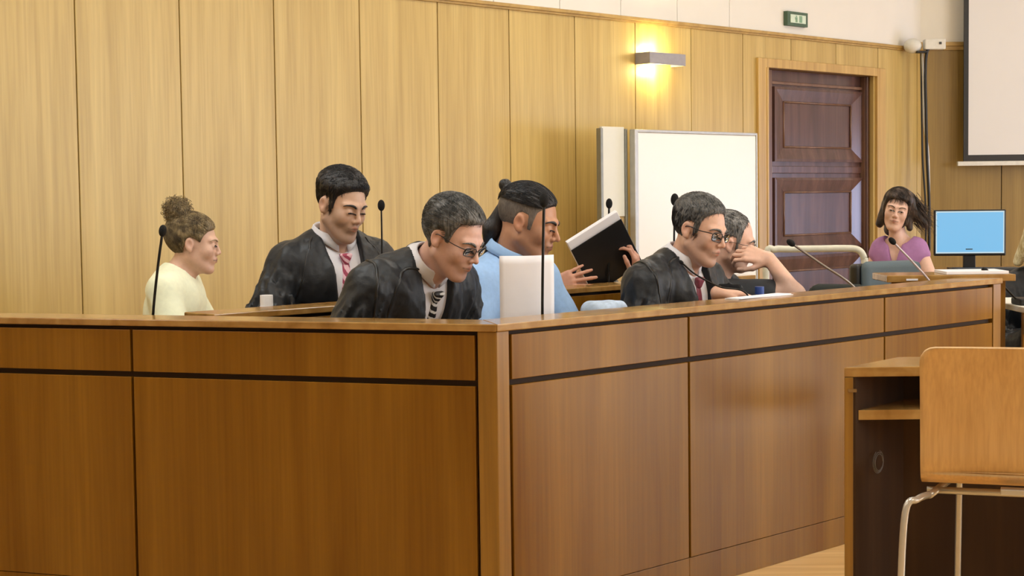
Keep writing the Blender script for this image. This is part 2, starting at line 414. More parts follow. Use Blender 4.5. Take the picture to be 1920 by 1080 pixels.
# clerk table beyond the bench end
t = thing('clerk_table', (1.99, 6.2, 0), 'wooden table with a white edge beyond the right end of the bench', 'table')
box('tabletop', (0, 2.0, 0, .6, .722, .745), M['white_wall'], t, .003)
box('front_panel', (.0, 2.0, .02, .04, .0, .722), M['bench'], t, .001)
box('drawer_rail', (.0, 2.0, .005, .019, .64, .715), M['post'], t, .001)

# ------------------------------------------------------------------ witness stand, front right
M['sdark'] = wood('dark shaded stand interior', '2E1C0D', '382410', '442D15', rough=.7, sx=9, sz=.8, spec=.2)  # dark wood, with the shade inside the stand put into its colour
t = thing('witness_stand', (.852, 4.10, 0), 'narrow wooden stand with an open shelf behind the foreground chair', 'stand')
bm = bmesh.new(); prism(bm, [(0, 0), (1.35, 0), (1.35, .245), (.197, .245)], .725, .75)
o = bmo('top', bm, M['counter'], t); md = o.modifiers.new('b', 'BEVEL'); md.width = .002; md.segments = 2
bm = bmesh.new(); q = .63; dx, dy = .197, .245; L_ = math.hypot(dx, dy); nx, ny = dy / L_ * .026, -dx / L_ * .026
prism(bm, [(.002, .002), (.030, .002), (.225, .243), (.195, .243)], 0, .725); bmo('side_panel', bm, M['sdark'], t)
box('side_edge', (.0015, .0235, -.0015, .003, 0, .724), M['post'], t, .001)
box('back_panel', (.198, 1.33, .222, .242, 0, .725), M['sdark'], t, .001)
box('side_panel', (1.30, 1.33, .005, .222, 0, .725), M['post'], t, .001)
bm = bmesh.new(); prism(bm, [(.040, .012), (1.30, .012), (1.30, .222), (.208, .222)], .612, .637); bmo('shelf', bm, M['counter'], t)
box('hinge', (.010, .032, -.004, .002, .686, .694), M['seam'], t, 0)
bm = bmesh.new(); rng = random.Random(3)
for k in range(3):
    c = Vector((.957, 4.165 + .004 * k, .492)); r = .017 + .003 * k
    tube(bm, [c + Vector((math.cos(a) * r * .8, math.cos(a) * r * .9, math.sin(a) * r * 1.3)) for a in [i * PI / 9 + k for i in range(17)]], .0012, 6)
tag(bmo('cable_loop', bm, plain('grey cable', '5C5652', .5), None, True), 'thin grey looped cable hanging inside the open wooden stand', 'cable')

# ------------------------------------------------------------------ foreground chair
plym = wood('birch plywood shell', 'BE945C', 'C69D65', 'CEA66E', rough=.35, sx=12, sz=1.2, streak=140)
def shell_chair(name, loc, yaw, label, mat, group=None, top=.84, bot=.50, w2=.21, tall=True):
    bot += .022
    t = thing(name, loc, label, 'chair', yaw, group)
    # back + seat shell: profile (y forward, z) swept across x
    prof = [(-.035, top), (-.012, top - .10), (.0, top - .2), (.004, bot + .05), (.016, bot + .015), (.045, bot - .003), (.10, bot - .015), (.25, bot - .02), (.40, bot - .012), (.43, bot - .022)]
    prof = [(p.x, p.z) for p in smooth_path([(a, 0, b) for a, b in prof], 9)]
    prof = [(prof[0][0] + .0035 * k / 8 * 0, prof[0][1] + .0) for k in range(1)] + [(prof[0][0] * (1 - k / 6) + prof[1][0] * k / 6, prof[0][1] * (1 - k / 6) + prof[1][1] * k / 6) for k in range(1, 6)] + prof[1:]
    bm = bmesh.new(); nx_ = 24; n = len(prof)
    def grid(off):
        out = []
        for i, (y, z) in enumerate(prof):
            row = []; f = i / (n - 1)
            ty, tz = (prof[min(i + 1, n - 1)][0] - prof[max(i - 1, 0)][0], prof[min(i + 1, n - 1)][1] - prof[max(i - 1, 0)][1])
            l = math.hypot(ty, tz); ny_, nz_ = -tz / l, ty / l
            ww = w2
            for j in range(nx_ + 1):
                u = -1 + 2 * j / nx_
                # rounded corners
                e0 = min(i, n - 1 - i); cr = .035; dd = 0
                s = abs(prof[0][1] - z) if i < n * .5 else 9
                x_ = u * ww
                if s < cr: x_ = u * (ww - cr + math.sqrt(max(0, cr ** 2 - (cr - s) ** 2)))
                cur = -.018 * (1 - u * u)
                row.append(bm.verts.new((x_, y + ny_ * off - cur * (1 if z > bot + .02 else .0), z + nz_ * off)))
            out.append(row)
        return out
    a, b = grid(0), grid(.011)
    for i in range(n - 1):
        for j in range(nx_):
            bm.faces.new((a[i][j], a[i][j + 1], a[i + 1][j + 1], a[i + 1][j])); bm.faces.new((b[i][j], b[i + 1][j], b[i + 1][j + 1], b[i][j + 1]))
    for i in range(n - 1):
        for j in (0, nx_): bm.faces.new((a[i][j], a[i + 1][j], b[i + 1][j], b[i][j]))
    for i in (0, n - 1):
        for j in range(nx_): bm.faces.new((a[i][j], a[i][j + 1], b[i][j + 1], b[i][j]))
    bmo('seat_shell', bm, mat, t, True)
    zr = bot - .035
    for s in (-1, 1):
        tubeo('leg', smooth_path([(s * (w2 + .045), -.09, .007), (s * (w2 + .04), -.062, .25), (s * (w2 + .03), -.045, zr - .03), (s * (w2 + .005), -.02, zr - .002), (s * (w2 - .02), .04, zr)], 6), .0085, M['chrome'], t)
        tubeo('leg', smooth_path([(s * (w2 - .075), .36, zr), (s * (w2 - .075), .39, zr - .01), (s * (w2 - .072), .405, zr - .05), (s * (w2 - .065), .42, .007)], 6), .0085, M['chrome'], t)
        tubeo('side_rail', [(s * (w2 - .02), .03, zr), (s * (w2 - .075), .37, zr)], .0085, M['chrome'], t)
    tubeo('cross_rail', [(-w2 + .01, .10, zr), (w2 - .01, .10, zr)], .0085, M['chrome'], t)
    tubeo('cross_rail', [(-w2 + .07, .35, zr), (w2 - .07, .35, zr)], .0085, M['chrome'], t)
    bm = bmesh.new(); bx(bm, -.03, .06, -.004, .03, bot - .022, bot - .008, .002)
    bmo('bracket', bm, M['metal'], t)
    return t
shell_chair('wooden_chair', (1.147, 3.64, 0), R(-18), 'plywood chair with chrome tube legs in the right foreground, seen from behind', plym)
shell_chair('grey_chair', (1.84, 4.98, 0), R(10), 'grey plastic chair just showing at the right edge behind the wooden chair', plain('grey plastic shell', '7E868E', .5), top=.755, bot=.43)

# ------------------------------------------------------------------ microphones
foam = plain('black foam', '080809', rough=.95, noise=.3, nscale=400, bump=.6)
dsteel = plain('black gooseneck', '15130F', rough=.35, metal=.4)
lsteel = plain('grey gooseneck', '9A9490', rough=.3, metal=.8)
def microphone(base, pts, label, stem=None, r=.0042, base_box=True, fr=.0125):
    t = thing('microphone', base, label, 'microphone', group='gooseneck microphones on the benches')
    B = Vector(base)
    P = [Vector((0, 0, .02))] + [Vector(p) - B for p in pts]
    P = smooth_path(P, 8)
    tubeo('stem', P, [r * (1.25 if i < len(P) * .15 else 1) for i in range(len(P))], stem or dsteel, t, 10)
    d = (P[-1] - P[-2]).normalized()
    bm = bmesh.new(); ellip(bm, (0, 0, 0), (fr, fr, fr * 1.55), 16, 12)
    bmesh.ops.transform(bm, matrix=Matrix.Translation(P[-1] + d * fr) @ d.to_track_quat('Z', 'Y').to_matrix().to_4x4(), verts=bm.verts)
    bmo('foam', bm, foam, t, True)
    bm = bmesh.new(); bx(bm, -.045, .045, -.06, .06, 0, .028, .006); bmo('base', bm, M['black'], t)
    return t
def A(x, y, Y): return tuple(at(x, y, Y=Y))
def desk_base(x, y, Y): p = at(x, y, Y=Y); return (p[0], p[1], .72)
b = desk_base(285, 600, 4.86); microphone(b, [A(287, 590, 4.86), A(296, 500, 4.86), A(304, 440, 4.86)], 'black gooseneck microphone on the bench beside the woman in pale yellow', fr=.012)
b = desk_base(718, 600, 5.45); microphone(b, [A(717, 540, 5.45), A(716, 450, 5.45), A(715, 392, 5.45)], 'thin upright microphone in front of the tall man with the pink tie', r=.003, fr=.0125)
b = desk_base(1017, 600, 4.72); microphone(b, [A(1017, 585, 4.72), A(1018, 480, 4.72), A(1020, 384, 4.72)], 'tall upright microphone crossing the face of the man in the light blue shirt', fr=.0145)
b = desk_base(1140, 560, 6.22); microphone(b, [A(1141, 520, 6.22), A(1141, 450, 6.22), A(1142, 388, 6.22)], 'upright microphone in front of the open black binder', fr=.013)
b = desk_base(1264, 560, 6.5); microphone(b, [A(1264, 520, 6.5), A(1264, 450, 6.5), A(1265, 382, 6.5)], 'microphone whose black head shows behind the hair of the man with the red tie', fr=.0165)
b = desk_base(1640, 560, 5.93); microphone(b, [A(1600, 537, 5.93), A(1540, 495, 5.95), A(1488, 459, 5.97)], 'slanting grey microphone in front of the dark door', lsteel, r=.0045, fr=.012)
b = desk_base(1775, 560, 6.2); microphone(b, [A(1745, 530, 6.2), A(1710, 490, 6.2), A(1677, 456, 6.2)], 'slanting silver microphone in front of the woman in purple', plain('silver gooseneck', 'C8C0CC', .3, .6), r=.0042, fr=.0115)
p = at(1925, 585, Y=6.35); microphone((p[0], p[1], .745), [A(1912, 566, 6.35), A(1880, 535, 6.35), A(1852, 512, 6.35)], 'slanting black microphone at the far right end of the bench', fr=.012)
b = desk_base(1425, 575, 5.35); microphone(b, [A(1400, 551, 5.3), A(1350, 538, 5.28), A(1305, 515, 5.26), A(1280, 494, 5.25)], 'low curved microphone at the chest of the man with the red tie', r=.0028, fr=.006)

# ------------------------------------------------------------------ whiteboards
bo = bench_xy(0, 2.9)
t = thing('whiteboard', (bo[0], bo[1], 0), 'large white board standing against the oak wall left of the door', 'whiteboard', A45)
wm = plain('whiteboard enamel', 'EEEEE6', rough=.35, noise=.01, nscale=2)
box('board', (3.975, 5.10, 0, .025, .42, 1.555), wm, t, .003)
bm = bmesh.new(); bx(bm, 3.945, 3.975, -.012, .03, .05, 1.572, .004); bx(bm, 5.10, 5.112, -.006, .03, .4, 1.572, .003); bx(bm, 3.975, 5.10, -.006, .03, 1.555, 1.572, .003); bx(bm, 3.975, 5.10, -.006, .03, .4, .42, .003)
bmo('frame', bm, plain('board frame', 'B4B2AA', .4, .5), t)
for x in (3.97, 5.08): box('leg', (x - .015, x + .015, 0, .03, 0, .42), M['metal'], t, .002); box('foot', (x - .02, x + .02, -.2, .22, 0, .03), M['metal'], t, .002)
t = thing('whiteboard', (bo[0], bo[1], 0), 'narrow off-white side board left of the large white board', 'whiteboard', A45)
box('board', (3.735, 3.925, .05, .07, 1.08, 1.585), plain('side board', 'DDDCCF', .5, noise=.01), t, .003)
bm = bmesh.new(); bx(bm, 3.715, 3.735, .04, .075, 0, 1.575, .003); bx(bm, 3.925, 3.943, .04, .075, 0, 1.575, .003); bmo('post', bm, plain('board post', '8A8A80', .4, .4), t)
box('panel', (3.735, 3.925, .055, .065, .3, 1.078), plain('tan board', 'B79A66', .6), t, .002)
# wall lamp
so = bench_xy(0, 3.3)
t = thing('wall_lamp', (so[0], so[1], 0), 'white box wall lamp glowing yellow above and below on the oak wall', 'lamp', A45)
bm = bmesh.new()
lz0, lz1, l0, l1 = 1.985, 2.055, 4.435, 4.775
bx(bm, l0, l1, -.115, -.107, lz0, lz1, .001); bx(bm, l0, l0 + .006, -.107, -.001, lz0, lz1, 0); bx(bm, l1 - .006, l1, -.107, -.001, lz0, lz1, 0)
bmo('shade', bm, plain('white lamp metal', '9C989C', .5), t)
bulbm = emit('warm bulb', 'FFE27A', 25)
bm = bmesh.new(); ellip(bm, ((l0 + l1) / 2 - .03, -.05, (lz0 + lz1) / 2), (.05, .018, .018)); bmo('bulb', bm, bulbm, t, True)
for dz in (.03, -.03):
    l = bpy.data.lights.new('lamp_glow', 'POINT'); l.energy = 4.6; l.color = (1, .84, .36); l.shadow_soft_size = .03
    lo = bpy.data.objects.new('lamp_glow', l); col.objects.link(lo)
    x, y = bench_xy((l0 + l1) / 2 - .03, 3.3 - .055); lo.location = (x, y, 2.02 + dz * 2.2)
# exit sign
t = thing('exit_sign', (so[0], so[1], 0), 'small green and white emergency exit sign on the white wall above the door', 'sign', A45)
gm = plain('sign green', '47604A', .5)
gl = plain('sign face', 'CFE0CC', .5)
bm = bmesh.new(); bx(bm, 5.965, 6.2, -.03, .004, 2.32, 2.415, .002); bmo('frame', bm, gm, t)
box('face', (5.995, 6.17, -.034, -.0301, 2.34, 2.395), gl, t, 0)
bm = bmesh.new()          # running figure and door
bx(bm, 6.095, 6.125, -.036, -.0342, 2.345, 2.39)
bmo('pictogram_door', bm, plain('sign green light', '7FA588', .5), t)
bm = bmesh.new(); bx(bm, 6.05, 6.058, -.036, -.0342, 2.345, 2.368); bx(bm, 6.062, 6.07, -.036, -.0342, 2.345, 2.362)
bx(bm, 6.045, 6.07, -.036, -.0342, 2.362, 2.378); bx(bm, 6.055, 6.065, -.036, -.0342, 2.38, 2.389)
bmo('pictogram_figure', bm, plain('sign green light', '7FA588', .5), t)
# junction box, camera and cables in the corner
p = at(1735, 82, Y=11.72)
t = thing('security_camera', tuple(p), 'white camera and junction box on the ledge in the corner above the cables', 'camera')
wp = plain('white plastic', 'DDDDD6', .5)
box('junction_box', (.0, .15, 0, .08, -.04, .035), wp, t, .006)
bm = bmesh.new(); ellip(bm, (-.08, .05, -.01), (.065, .06, .055)); bmo('dome', bm, wp, t, True)
bm = bmesh.new(); bx(bm, -.06, .02, 0, .05, -.065, -.05, .002); bmo('bracket', bm, M['black'], t)
box('indicator', (.10, .118, -.006, 0, -.005, .012), M['dark_grey'], t, .001)
def cab(pts, r, mat, label):
    o = tubeo('cable', smooth_path([A(*q) for q in pts], 8), r, mat); return tag(o, label, 'cable', 'cables down the corner')
cab([(1770, 83, 11.75), (1750, 86, 11.75), (1738, 98, 11.75), (1735, 140, 11.75), (1736, 200, 11.75), (1738, 290, 11.75), (1742, 380, 11.75), (1742, 470, 11.75)], .011, M['black'], 'thick black cable curving out of the white box and down the corner')
cab([(1729, 96, 11.78), (1731, 150, 11.78), (1733, 230, 11.78), (1741, 300, 11.78), (1743, 470, 11.78)], .008, wp, 'white cable running down the corner beside the black one')
cab([(1727, 96, 11.8), (1728, 200, 11.8), (1730, 300, 11.8), (1735, 380, 11.8), (1736, 470, 11.8)], .007, M['dark_grey'], 'dark grey cable nearest the oak wall in the corner')
# projection screen
t = thing('projection_screen', (3.36, 11.9, 1.42), 'large white projection screen with black border hanging on the end wall', 'screen')
box('cloth', (.035, 2.3, 0, .006, .045, 2.15), M['screen_white'], t, 0)
bm = bmesh.new(); bx(bm, 0, .035, -.003, .008, 0, 2.2); bx(bm, 2.3, 2.335, -.003, .008, 0, 2.2); bx(bm, .035, 2.3, -.003, .008, 0, .045); bmo('border', bm, M['black'], t)
box('weight_bar', (-.045, 2.38, -.012, .02, -.035, -.002), wp, t, .004)
box('housing', (-.05, 2.39, -.03, .088, 2.2, 2.32), wp, t, .01)
# monitor on its table
t = thing('monitor_table', (2.3, 9.35, 0), 'wooden table under the computer monitor by the end wall', 'table')
box('tabletop', (0, 1.5, 0, .7, .70, .725), M['counter'], t, .002)
box('modesty_panel', (.03, 1.47, .05, .07, .1, .70), M['bench'], t, .001)
for x in (.02, 1.45): box('leg', (x, x + .03, .02, .68, 0, .70), M['post'], t, .001)
t = thing('computer_monitor', (2.757, 9.62, .725), 'black flat computer monitor with a bright light-blue screen on the far table', 'monitor', R(-8))
box('housing', (-.21, .21, 0, .035, .085, .362), M['black'], t, .006)
box('screen', (-.193, .193, -.003, -.0001, .108, .346), emit('blue screen', '74BCE8', .95), t, 0)
box('screen_margin', (-.2, .2, -.0015, .001, .1, .354), emit('pale screen edge', 'D8F0FA', .75), t, 0)
box('neck', (-.035, .035, .01, .05, .01, .12), M['black'], t, .004); box('foot', (-.12, .12, -.08, .12, 0, .012), M['black'], t, .004)
box('badge', (-.025, .015, -.0042, -.0031, .122, .128), M['dark_grey'], t, 0)
tag(box('keyboard', (2.62, 3.0, 9.4, 9.52, .726, .745), M['dark_grey'], None, .004), 'dark keyboard in front of the computer monitor', 'keyboard')
# railing
t = thing('handrail', (1.195, 7.5, 0), 'white tubular handrail in front of the dark door', 'railing')
rl = plain('white enamel tube', 'D9D7C6', .4)
tubeo('rail', smooth_path([(0, 0, 0.0), (0, 0, .5), (0, 0, .90), (.04, 0, .937), (.10, 0, .938), (.25, 0, .938), (.37, 0, .938), (.43, 0, .93), (.458, 0, .89), (.46, 0, .8), (.46, 0, 0)], 6), .016, rl, t, 12)
# office chairs
def office_chair(loc, yaw, label, m1, w=.20, top=.90, bot=.62):
    t = thing('office_chair', loc, label, 'chair', yaw)
    bm = bmesh.new(); bx(bm, -w, w, -.03, .035, bot, top, .03)
    for v in bm.verts: v.co.y += -.05 * (v.co.x / w) ** 2 * -1 + .0
    bmo('backrest', bm, m1, t, True)
    bm = bmesh.new(); bx(bm, -w - .012, w + .012, -.10, -.02, bot - .02, top - .012, .02)
    for v in bm.verts: v.co.y += .05 * (v.co.x / w) ** 2
    bmo('back_shell', bm, M['black'], t, True)
    box('seat', (-.22, .22, .05, .47, .42, .48), m1, t, .02)
    tubeo('column', [(0, .25, .08), (0, .25, .42)], .025, M['black'], t)
    bm = bmesh.new(); bx(bm, -.03, .03, -.05, .2, .40, .42); bx(bm, -.03, .03, -.06, -.04, .40, bot + .05); bmo('back_bracket', bm, M['black'], t)
    for k in range(5):
        a = k * 2 * PI / 5; tubeo('leg', [(0, .25, .08), (math.cos(a) * .27, .25 + math.sin(a) * .27, .05)], [.022, .014], M['black'], t)
        bm = bmesh.new(); ellip(bm, (math.cos(a) * .27, .25 + math.sin(a) * .27, .025), (.025, .025, .025), 10, 8); bmo('caster', bm, M['black'], t, True)
    return t
greyf = plain('blue grey upholstery', '5C6A72', .8, nscale=300, bump=.2)
office_chair((1.66, 7.12, 0), R(205), 'blue-grey office chair with its back towards the bench, below the woman in purple', greyf, w=.155, top=.895, bot=.60)
office_chair((1.44, 7.02, 0), R(160), 'black low chair back in front of the dark door', plain('black upholstery', '1C2320', .8), w=.12, top=.80, bot=.55)

# ------------------------------------------------------------------ organic surfaces: distance fields meshed with surface nets
f32 = np.float32
def V3(*a): return np.array(a, f32)
def nz(v): v = np.asarray(v, float); return v / np.linalg.norm(v)
def sell(p, c, r):
    q = p - np.asarray(c, f32); r = np.asarray(r, f32)
    a = q / r; k0 = np.sqrt((a * a).sum(-1)); b = a / r; k1 = np.sqrt((b * b).sum(-1)) + 1e-6
    return k0 * (k0 - 1) / k1
def ssph(p, c, r): q = p - np.asarray(c, f32); return np.sqrt((q * q).sum(-1)) - r
def scone(p, a, b, ra, rb=None):
    rb = ra if rb is None else rb
    a = np.asarray(a, f32); b = np.asarray(b, f32); ab = b - a; q = p - a
    h = np.clip(q @ ab / (ab @ ab + 1e-9), 0, 1)
    q = q - h[..., None] * ab
    return np.sqrt((q * q).sum(-1)) - (ra + (rb - ra) * h)
def sbox(p, c, r, rd=0.0):
    q = np.abs(p - np.asarray(c, f32)) - (np.asarray(r, f32) - rd)
    return np.sqrt((np.maximum(q, 0) ** 2).sum(-1)) + np.minimum(q.max(-1), 0) - rd
def smin(a, b, k): h = np.maximum(k - np.abs(a - b), 0) / k; return np.minimum(a, b) - h * h * k * .25
def smax(a, b, k): return -smin(-a, -b, k)
_rng = np.random.RandomState(7)
_dirs = _rng.normal(size=(64, 3)).astype(f32); _dirs /= np.linalg.norm(_dirs, axis=1)[:, None]; _ph = _rng.uniform(0, 6.28, 64).astype(f32)
def noise3(p, freq, seed=0, n=6):
    s = 0
    for i in range(n):
        j = (seed * 11 + i * 5) % 64
        s = s + np.sin((p @ _dirs[j]) * (freq * (.75 + .12 * i)) + _ph[(j + seed) % 64])
    return s / n
def nets(fn, lo, hi, h, slack=.012):
    """surface nets over a sparse block grid -> verts, quads"""
    lo = np.asarray(lo, float); hi = np.asarray(hi, float); B = 8
    nb = np.maximum(1, np.ceil((hi - lo) / (h * B)).astype(int)); N = nb * B + 1
    g = np.full(N, 1.0, f32)
    bi = np.stack(np.meshgrid(*[np.arange(k) for k in nb], indexing='ij'), -1).reshape(-1, 3)
    cen = lo + (bi + .5) * B * h
    v = fn(cen.astype(f32)); rad = B * h * .87
    act = np.abs(v) < rad * 1.25 + slack
    for b, s in zip(bi[~act], v[~act]):
        if s < 0: g[b[0] * B:b[0] * B + B + 1, b[1] * B:b[1] * B + B + 1, b[2] * B:b[2] * B + B + 1] = -1
    off = np.stack(np.meshgrid(*[np.arange(B + 1)] * 3, indexing='ij'), -1).reshape(-1, 3)
    A_ = bi[act]
    for s in range(0, len(A_), 400):
        idx = (A_[s:s + 400, None, :] * B + off[None]).reshape(-1, 3)
        g[idx[:, 0], idx[:, 1], idx[:, 2]] = fn((lo + idx * h).astype(f32))
    # keep the border closed
    g[0], g[-1] = np.maximum(g[0], 1e-4), np.maximum(g[-1], 1e-4); g[:, 0] = np.maximum(g[:, 0], 1e-4); g[:, -1] = np.maximum(g[:, -1], 1e-4)
    g[:, :, 0] = np.maximum(g[:, :, 0], 1e-4); g[:, :, -1] = np.maximum(g[:, :, -1], 1e-4)
    ins = g < 0
    c = np.zeros(N - 1, np.int8)
    for dx in (0, 1):
        for dy in (0, 1):
            for dz in (0, 1): c += ins[dx:N[0] - 1 + dx, dy:N[1] - 1 + dy, dz:N[2] - 1 + dz]
    cell = np.argwhere((c > 0) & (c < 8))
    if len(cell) == 0: return np.zeros((0, 3)), np.zeros((0, 4), int)
    acc = np.zeros((len(cell), 3)); cnt = np.zeros(len(cell))
    cs = [(a, b, d) for a in (0, 1) for b in (0, 1) for d in (0, 1)]
    for i, p in enumerate(cs):
        for q in cs[i + 1:]:
            if sum(abs(a - b) for a, b in zip(p, q)) != 1: continue
            ga = g[cell[:, 0] + p[0], cell[:, 1] + p[1], cell[:, 2] + p[2]]; gb = g[cell[:, 0] + q[0], cell[:, 1] + q[1], cell[:, 2] + q[2]]
            x = (ga < 0) != (gb < 0); t = np.where(x, ga / np.where(x, ga - gb, 1), 0)
            pos = np.array(p) + t[:, None] * (np.array(q) - np.array(p))
            acc[x] += pos[x]; cnt[x] += 1
    verts = lo + (cell + acc / cnt[:, None]) * h
    idm = np.full(N - 1, -1, np.int32); idm[cell[:, 0], cell[:, 1], cell[:, 2]] = np.arange(len(cell))
    quads = []
    for ax in range(3):
        sl0 = [slice(None)] * 3; sl1 = [slice(None)] * 3; sl0[ax] = slice(0, -1); sl1[ax] = slice(1, None)
        e0 = ins[tuple(sl0)]; e1 = ins[tuple(sl1)]
        E_ = np.argwhere(e0 != e1)
        u, w_ = (ax + 1) % 3, (ax + 2) % 3
        E_ = E_[(E_[:, u] > 0) & (E_[:, w_] > 0) & (E_[:, u] < N[u] - 1) & (E_[:, w_] < N[w_] - 1)]
        def idd(du, dw):
            q = E_.copy(); q[:, u] -= du; q[:, w_] -= dw; return idm[q[:, 0], q[:, 1], q[:, 2]]
        Q = np.stack([idd(1, 1), idd(0, 1), idd(0, 0), idd(1, 0)], 1)
        fl = ~e0[E_[:, 0], E_[:, 1], E_[:, 2]]
        Q[fl] = Q[fl][:, ::-1]; quads.append(Q)
    Q = np.concatenate(quads); return verts, Q[(Q >= 0).all(1)]
def mesh_np(name, v, q, mat, parent, org, cols=None, smooth=True):
    me = bpy.data.meshes.new(name)
    v = np.asarray(v, float) - np.asarray(org)
    n = len(v); k = q.shape[1]
    me.vertices.add(n); me.vertices.foreach_set('co', v.astype(f32).ravel())
    me.loops.add(q.size); me.loops.foreach_set('vertex_index', q.astype(np.int32).ravel())
    me.polygons.add(len(q)); me.polygons.foreach_set('loop_start', np.arange(0, q.size, k, dtype=np.int32))
    me.update(calc_edges=True)
    if cols is not None:
        a = me.color_attributes.new('Col', 'FLOAT_COLOR', 'POINT')
        c = np.ones((n, 4), f32); c[:, :3] = cols; a.data.foreach_set('color', c.ravel())
    return link(name, me, mat, parent, smooth)
def sdf_obj(name, fn, lo, hi, h, mat, parent, org, colf=None, slack=.012):
    v, q = nets(fn, lo, hi, h, slack)
    if len(v) == 0: return None
    return mesh_np(name, v, q, mat, parent, org, None if colf is None else colf(v))
def project(fn, P, it=6):
    P = np.array(P, f32)
    for _ in range(it):
        d = fn(P); e = .002; g = np.stack([fn(P + np.eye(3, dtype=f32)[i] * e) - fn(P - np.eye(3, dtype=f32)[i] * e) for i in range(3)], -1)
        g /= np.linalg.norm(g, axis=-1, keepdims=True) + 1e-9; P = P - d[:, None] * g
    return P, g

class Frame:
    """x = right, y = forward, z = up of a head or a torso"""
    def __init__(s, c, yaw, pitch=0, roll=0, sc_=1.0):
        # yaw: heading of the forward axis measured from +X towards +Y; pitch > 0 looks down; roll > 0 tips the crown to the right
        y = np.array([math.cos(yaw) * math.cos(pitch), math.sin(yaw) * math.cos(pitch), -math.sin(pitch)])
        x = np.array([math.sin(yaw), -math.cos(yaw), 0]); z = np.cross(x, y)
        x2 = x * math.cos(roll) - z * math.sin(roll); z2 = z * math.cos(roll) + x * math.sin(roll)
        s.M = np.stack([x2, y, z2], 1); s.c = np.array(c, float); s.s = sc_
    def L(s, p): return ((p - s.c.astype(f32)) @ s.M.astype(f32)) / f32(s.s)
    def W(s, q): return s.c + (np.asarray(q, float) * s.s) @ s.M.T
    def D(s, q): return np.asarray(q, float) @ s.M.T

def head_core(q, P):
    """q in head space with x already |x|"""
    jw = P.get('jaw', 1.0); ln = P.get('long', 0.0)
    d = sell(q, (0, -.020, .040), (.076, .098, .084))
    d = smin(d, sell(q, (0, .028, -.018), (.061, .062, .082)), .03)
    d = smin(d, sell(q, (0, .046, -.084 - ln), (.032 * jw, .036, .026)), .03)
    d = smin(d, scone(q, (.049 * jw, -.002, -.052), (.018, .068, -.098 - ln), .019, .013), .03)
    return d
def head_sdf(p, P):
    q = p.copy(); q[..., 0] = np.abs(q[..., 0]); ln = P.get('long', 0.0); ns = P.get('nose', 1.0)
    d = head_core(q, P)
    d = smin(d, scone(q, (.010, .087, .027), (.044, .070, .026), .008, .008), .016)
    d = smin(d, sell(q, (.037, .060, -.022), (.022, .022, .024)), .022)
    d = smax(d, -ssph(q, (.031, .106, .006), .0185), .014)
    d = smin(d, ssph(q, (.0315, .0765, .003), .0140), .006)
    d = smin(d, scone(q, (0, .087, .016), (0, .087 + .022 * ns, -.022), .0062, .0092), .012)
    d = smin(d, ssph(q, (.0105, .098, -.027), .0075), .008)
    d = smin(d, sell(q, (0, .080, -.054), (.026, .018, .021)), .016)
    d = smin(d, scone(q, (0, .0990, -.0490), (.021, .088, -.0535), .0042, .0026), .005)
    d = smin(d, scone(q, (0, .0980, -.0600), (.017, .090, -.0575), .0052, .0028), .005)
    d = smin(d, ssph(q, (0, .077, -.097 - ln), .015), .018)
    # ears
    e = q - V3(.079, -.012, -.002)
    a = .35; e = np.stack([e[..., 0] + .25 * e[..., 1], e[..., 1] * math.cos(a * .5) + e[..., 2] * math.sin(a * .5), e[..., 2] * math.cos(a * .5) - e[..., 1] * math.sin(a * .5)], -1)
    ear = sell(e, (0, 0, .001), (.0070, .0165, .0275))
    ear = smax(ear, -sell(e, (.008, .002, .005), (.008, .0100, .016)), .006)
    ear = smin(ear, sell(e, (0, .003, -.022), (.0055, .009, .009)), .006)
    d = smin(d, ear, .010)
    return d
def hand_parts(wr, fdir, ndir, bends, side=1, s=1.0, spread=.06, thumb=(.5, .35)):
    """capsules of palm, five fingers; wr wrist, fdir along the fingers, ndir out of the back of the hand, side +1: thumb on +cross(f,n)"""
    f = nz(fdir); n = np.asarray(ndir, float); n = nz(n - f * (n @ f)); t = np.cross(f, n) * side
    W = np.asarray(wr, float); caps = []
    L = [(.043, .026, .020), (.048, .030, .022), (.044, .028, .021), (.034, .021, .018)]
    base = [(.030, .090), (.010, .094), (-.010, .090), (-.029, .082)]
    rr = [.0088, .0090, .0086, .0076]
    palm = []
    for i in range(4):
        bt, bf = base[i]; k = W + (t * bt + f * bf) * s
        palm.append((W + (t * bt * .55 + f * .012) * s, k, .0125 * s, .0115 * s))
        b = bends[i]; dr = nz(f + t * (1.5 - i) * spread); ax = np.cross(dr, n); cur = k; ang = 0
        for j in range(3):
            ang += b[j]; d_ = dr * math.cos(ang) - n * math.sin(ang); nx = cur + d_ * L[i][j] * s
            caps.append((cur, nx, rr[i] * s * (1 - .08 * j), rr[i] * s * (1 - .08 * (j + 1)))); cur = nx
    k = W + (t * .026 + f * .022 - n * .006) * s
    d1 = nz(f * .75 + t * thumb[0] - n * .25); m1 = k + d1 * .042 * s
    d2 = nz(f * .9 + t * thumb[0] * .4 - n * thumb[1]); m2 = m1 + d2 * .032 * s
    d3 = nz(f * 1. - n * thumb[1] * 1.6); m3 = m2 + d3 * .026 * s
    caps_t = [(k, m1, .0135 * s, .0105 * s), (m1, m2, .0102 * s, .0096 * s), (m2, m3, .0096 * s, .0082 * s)]
    return palm, caps, caps_t
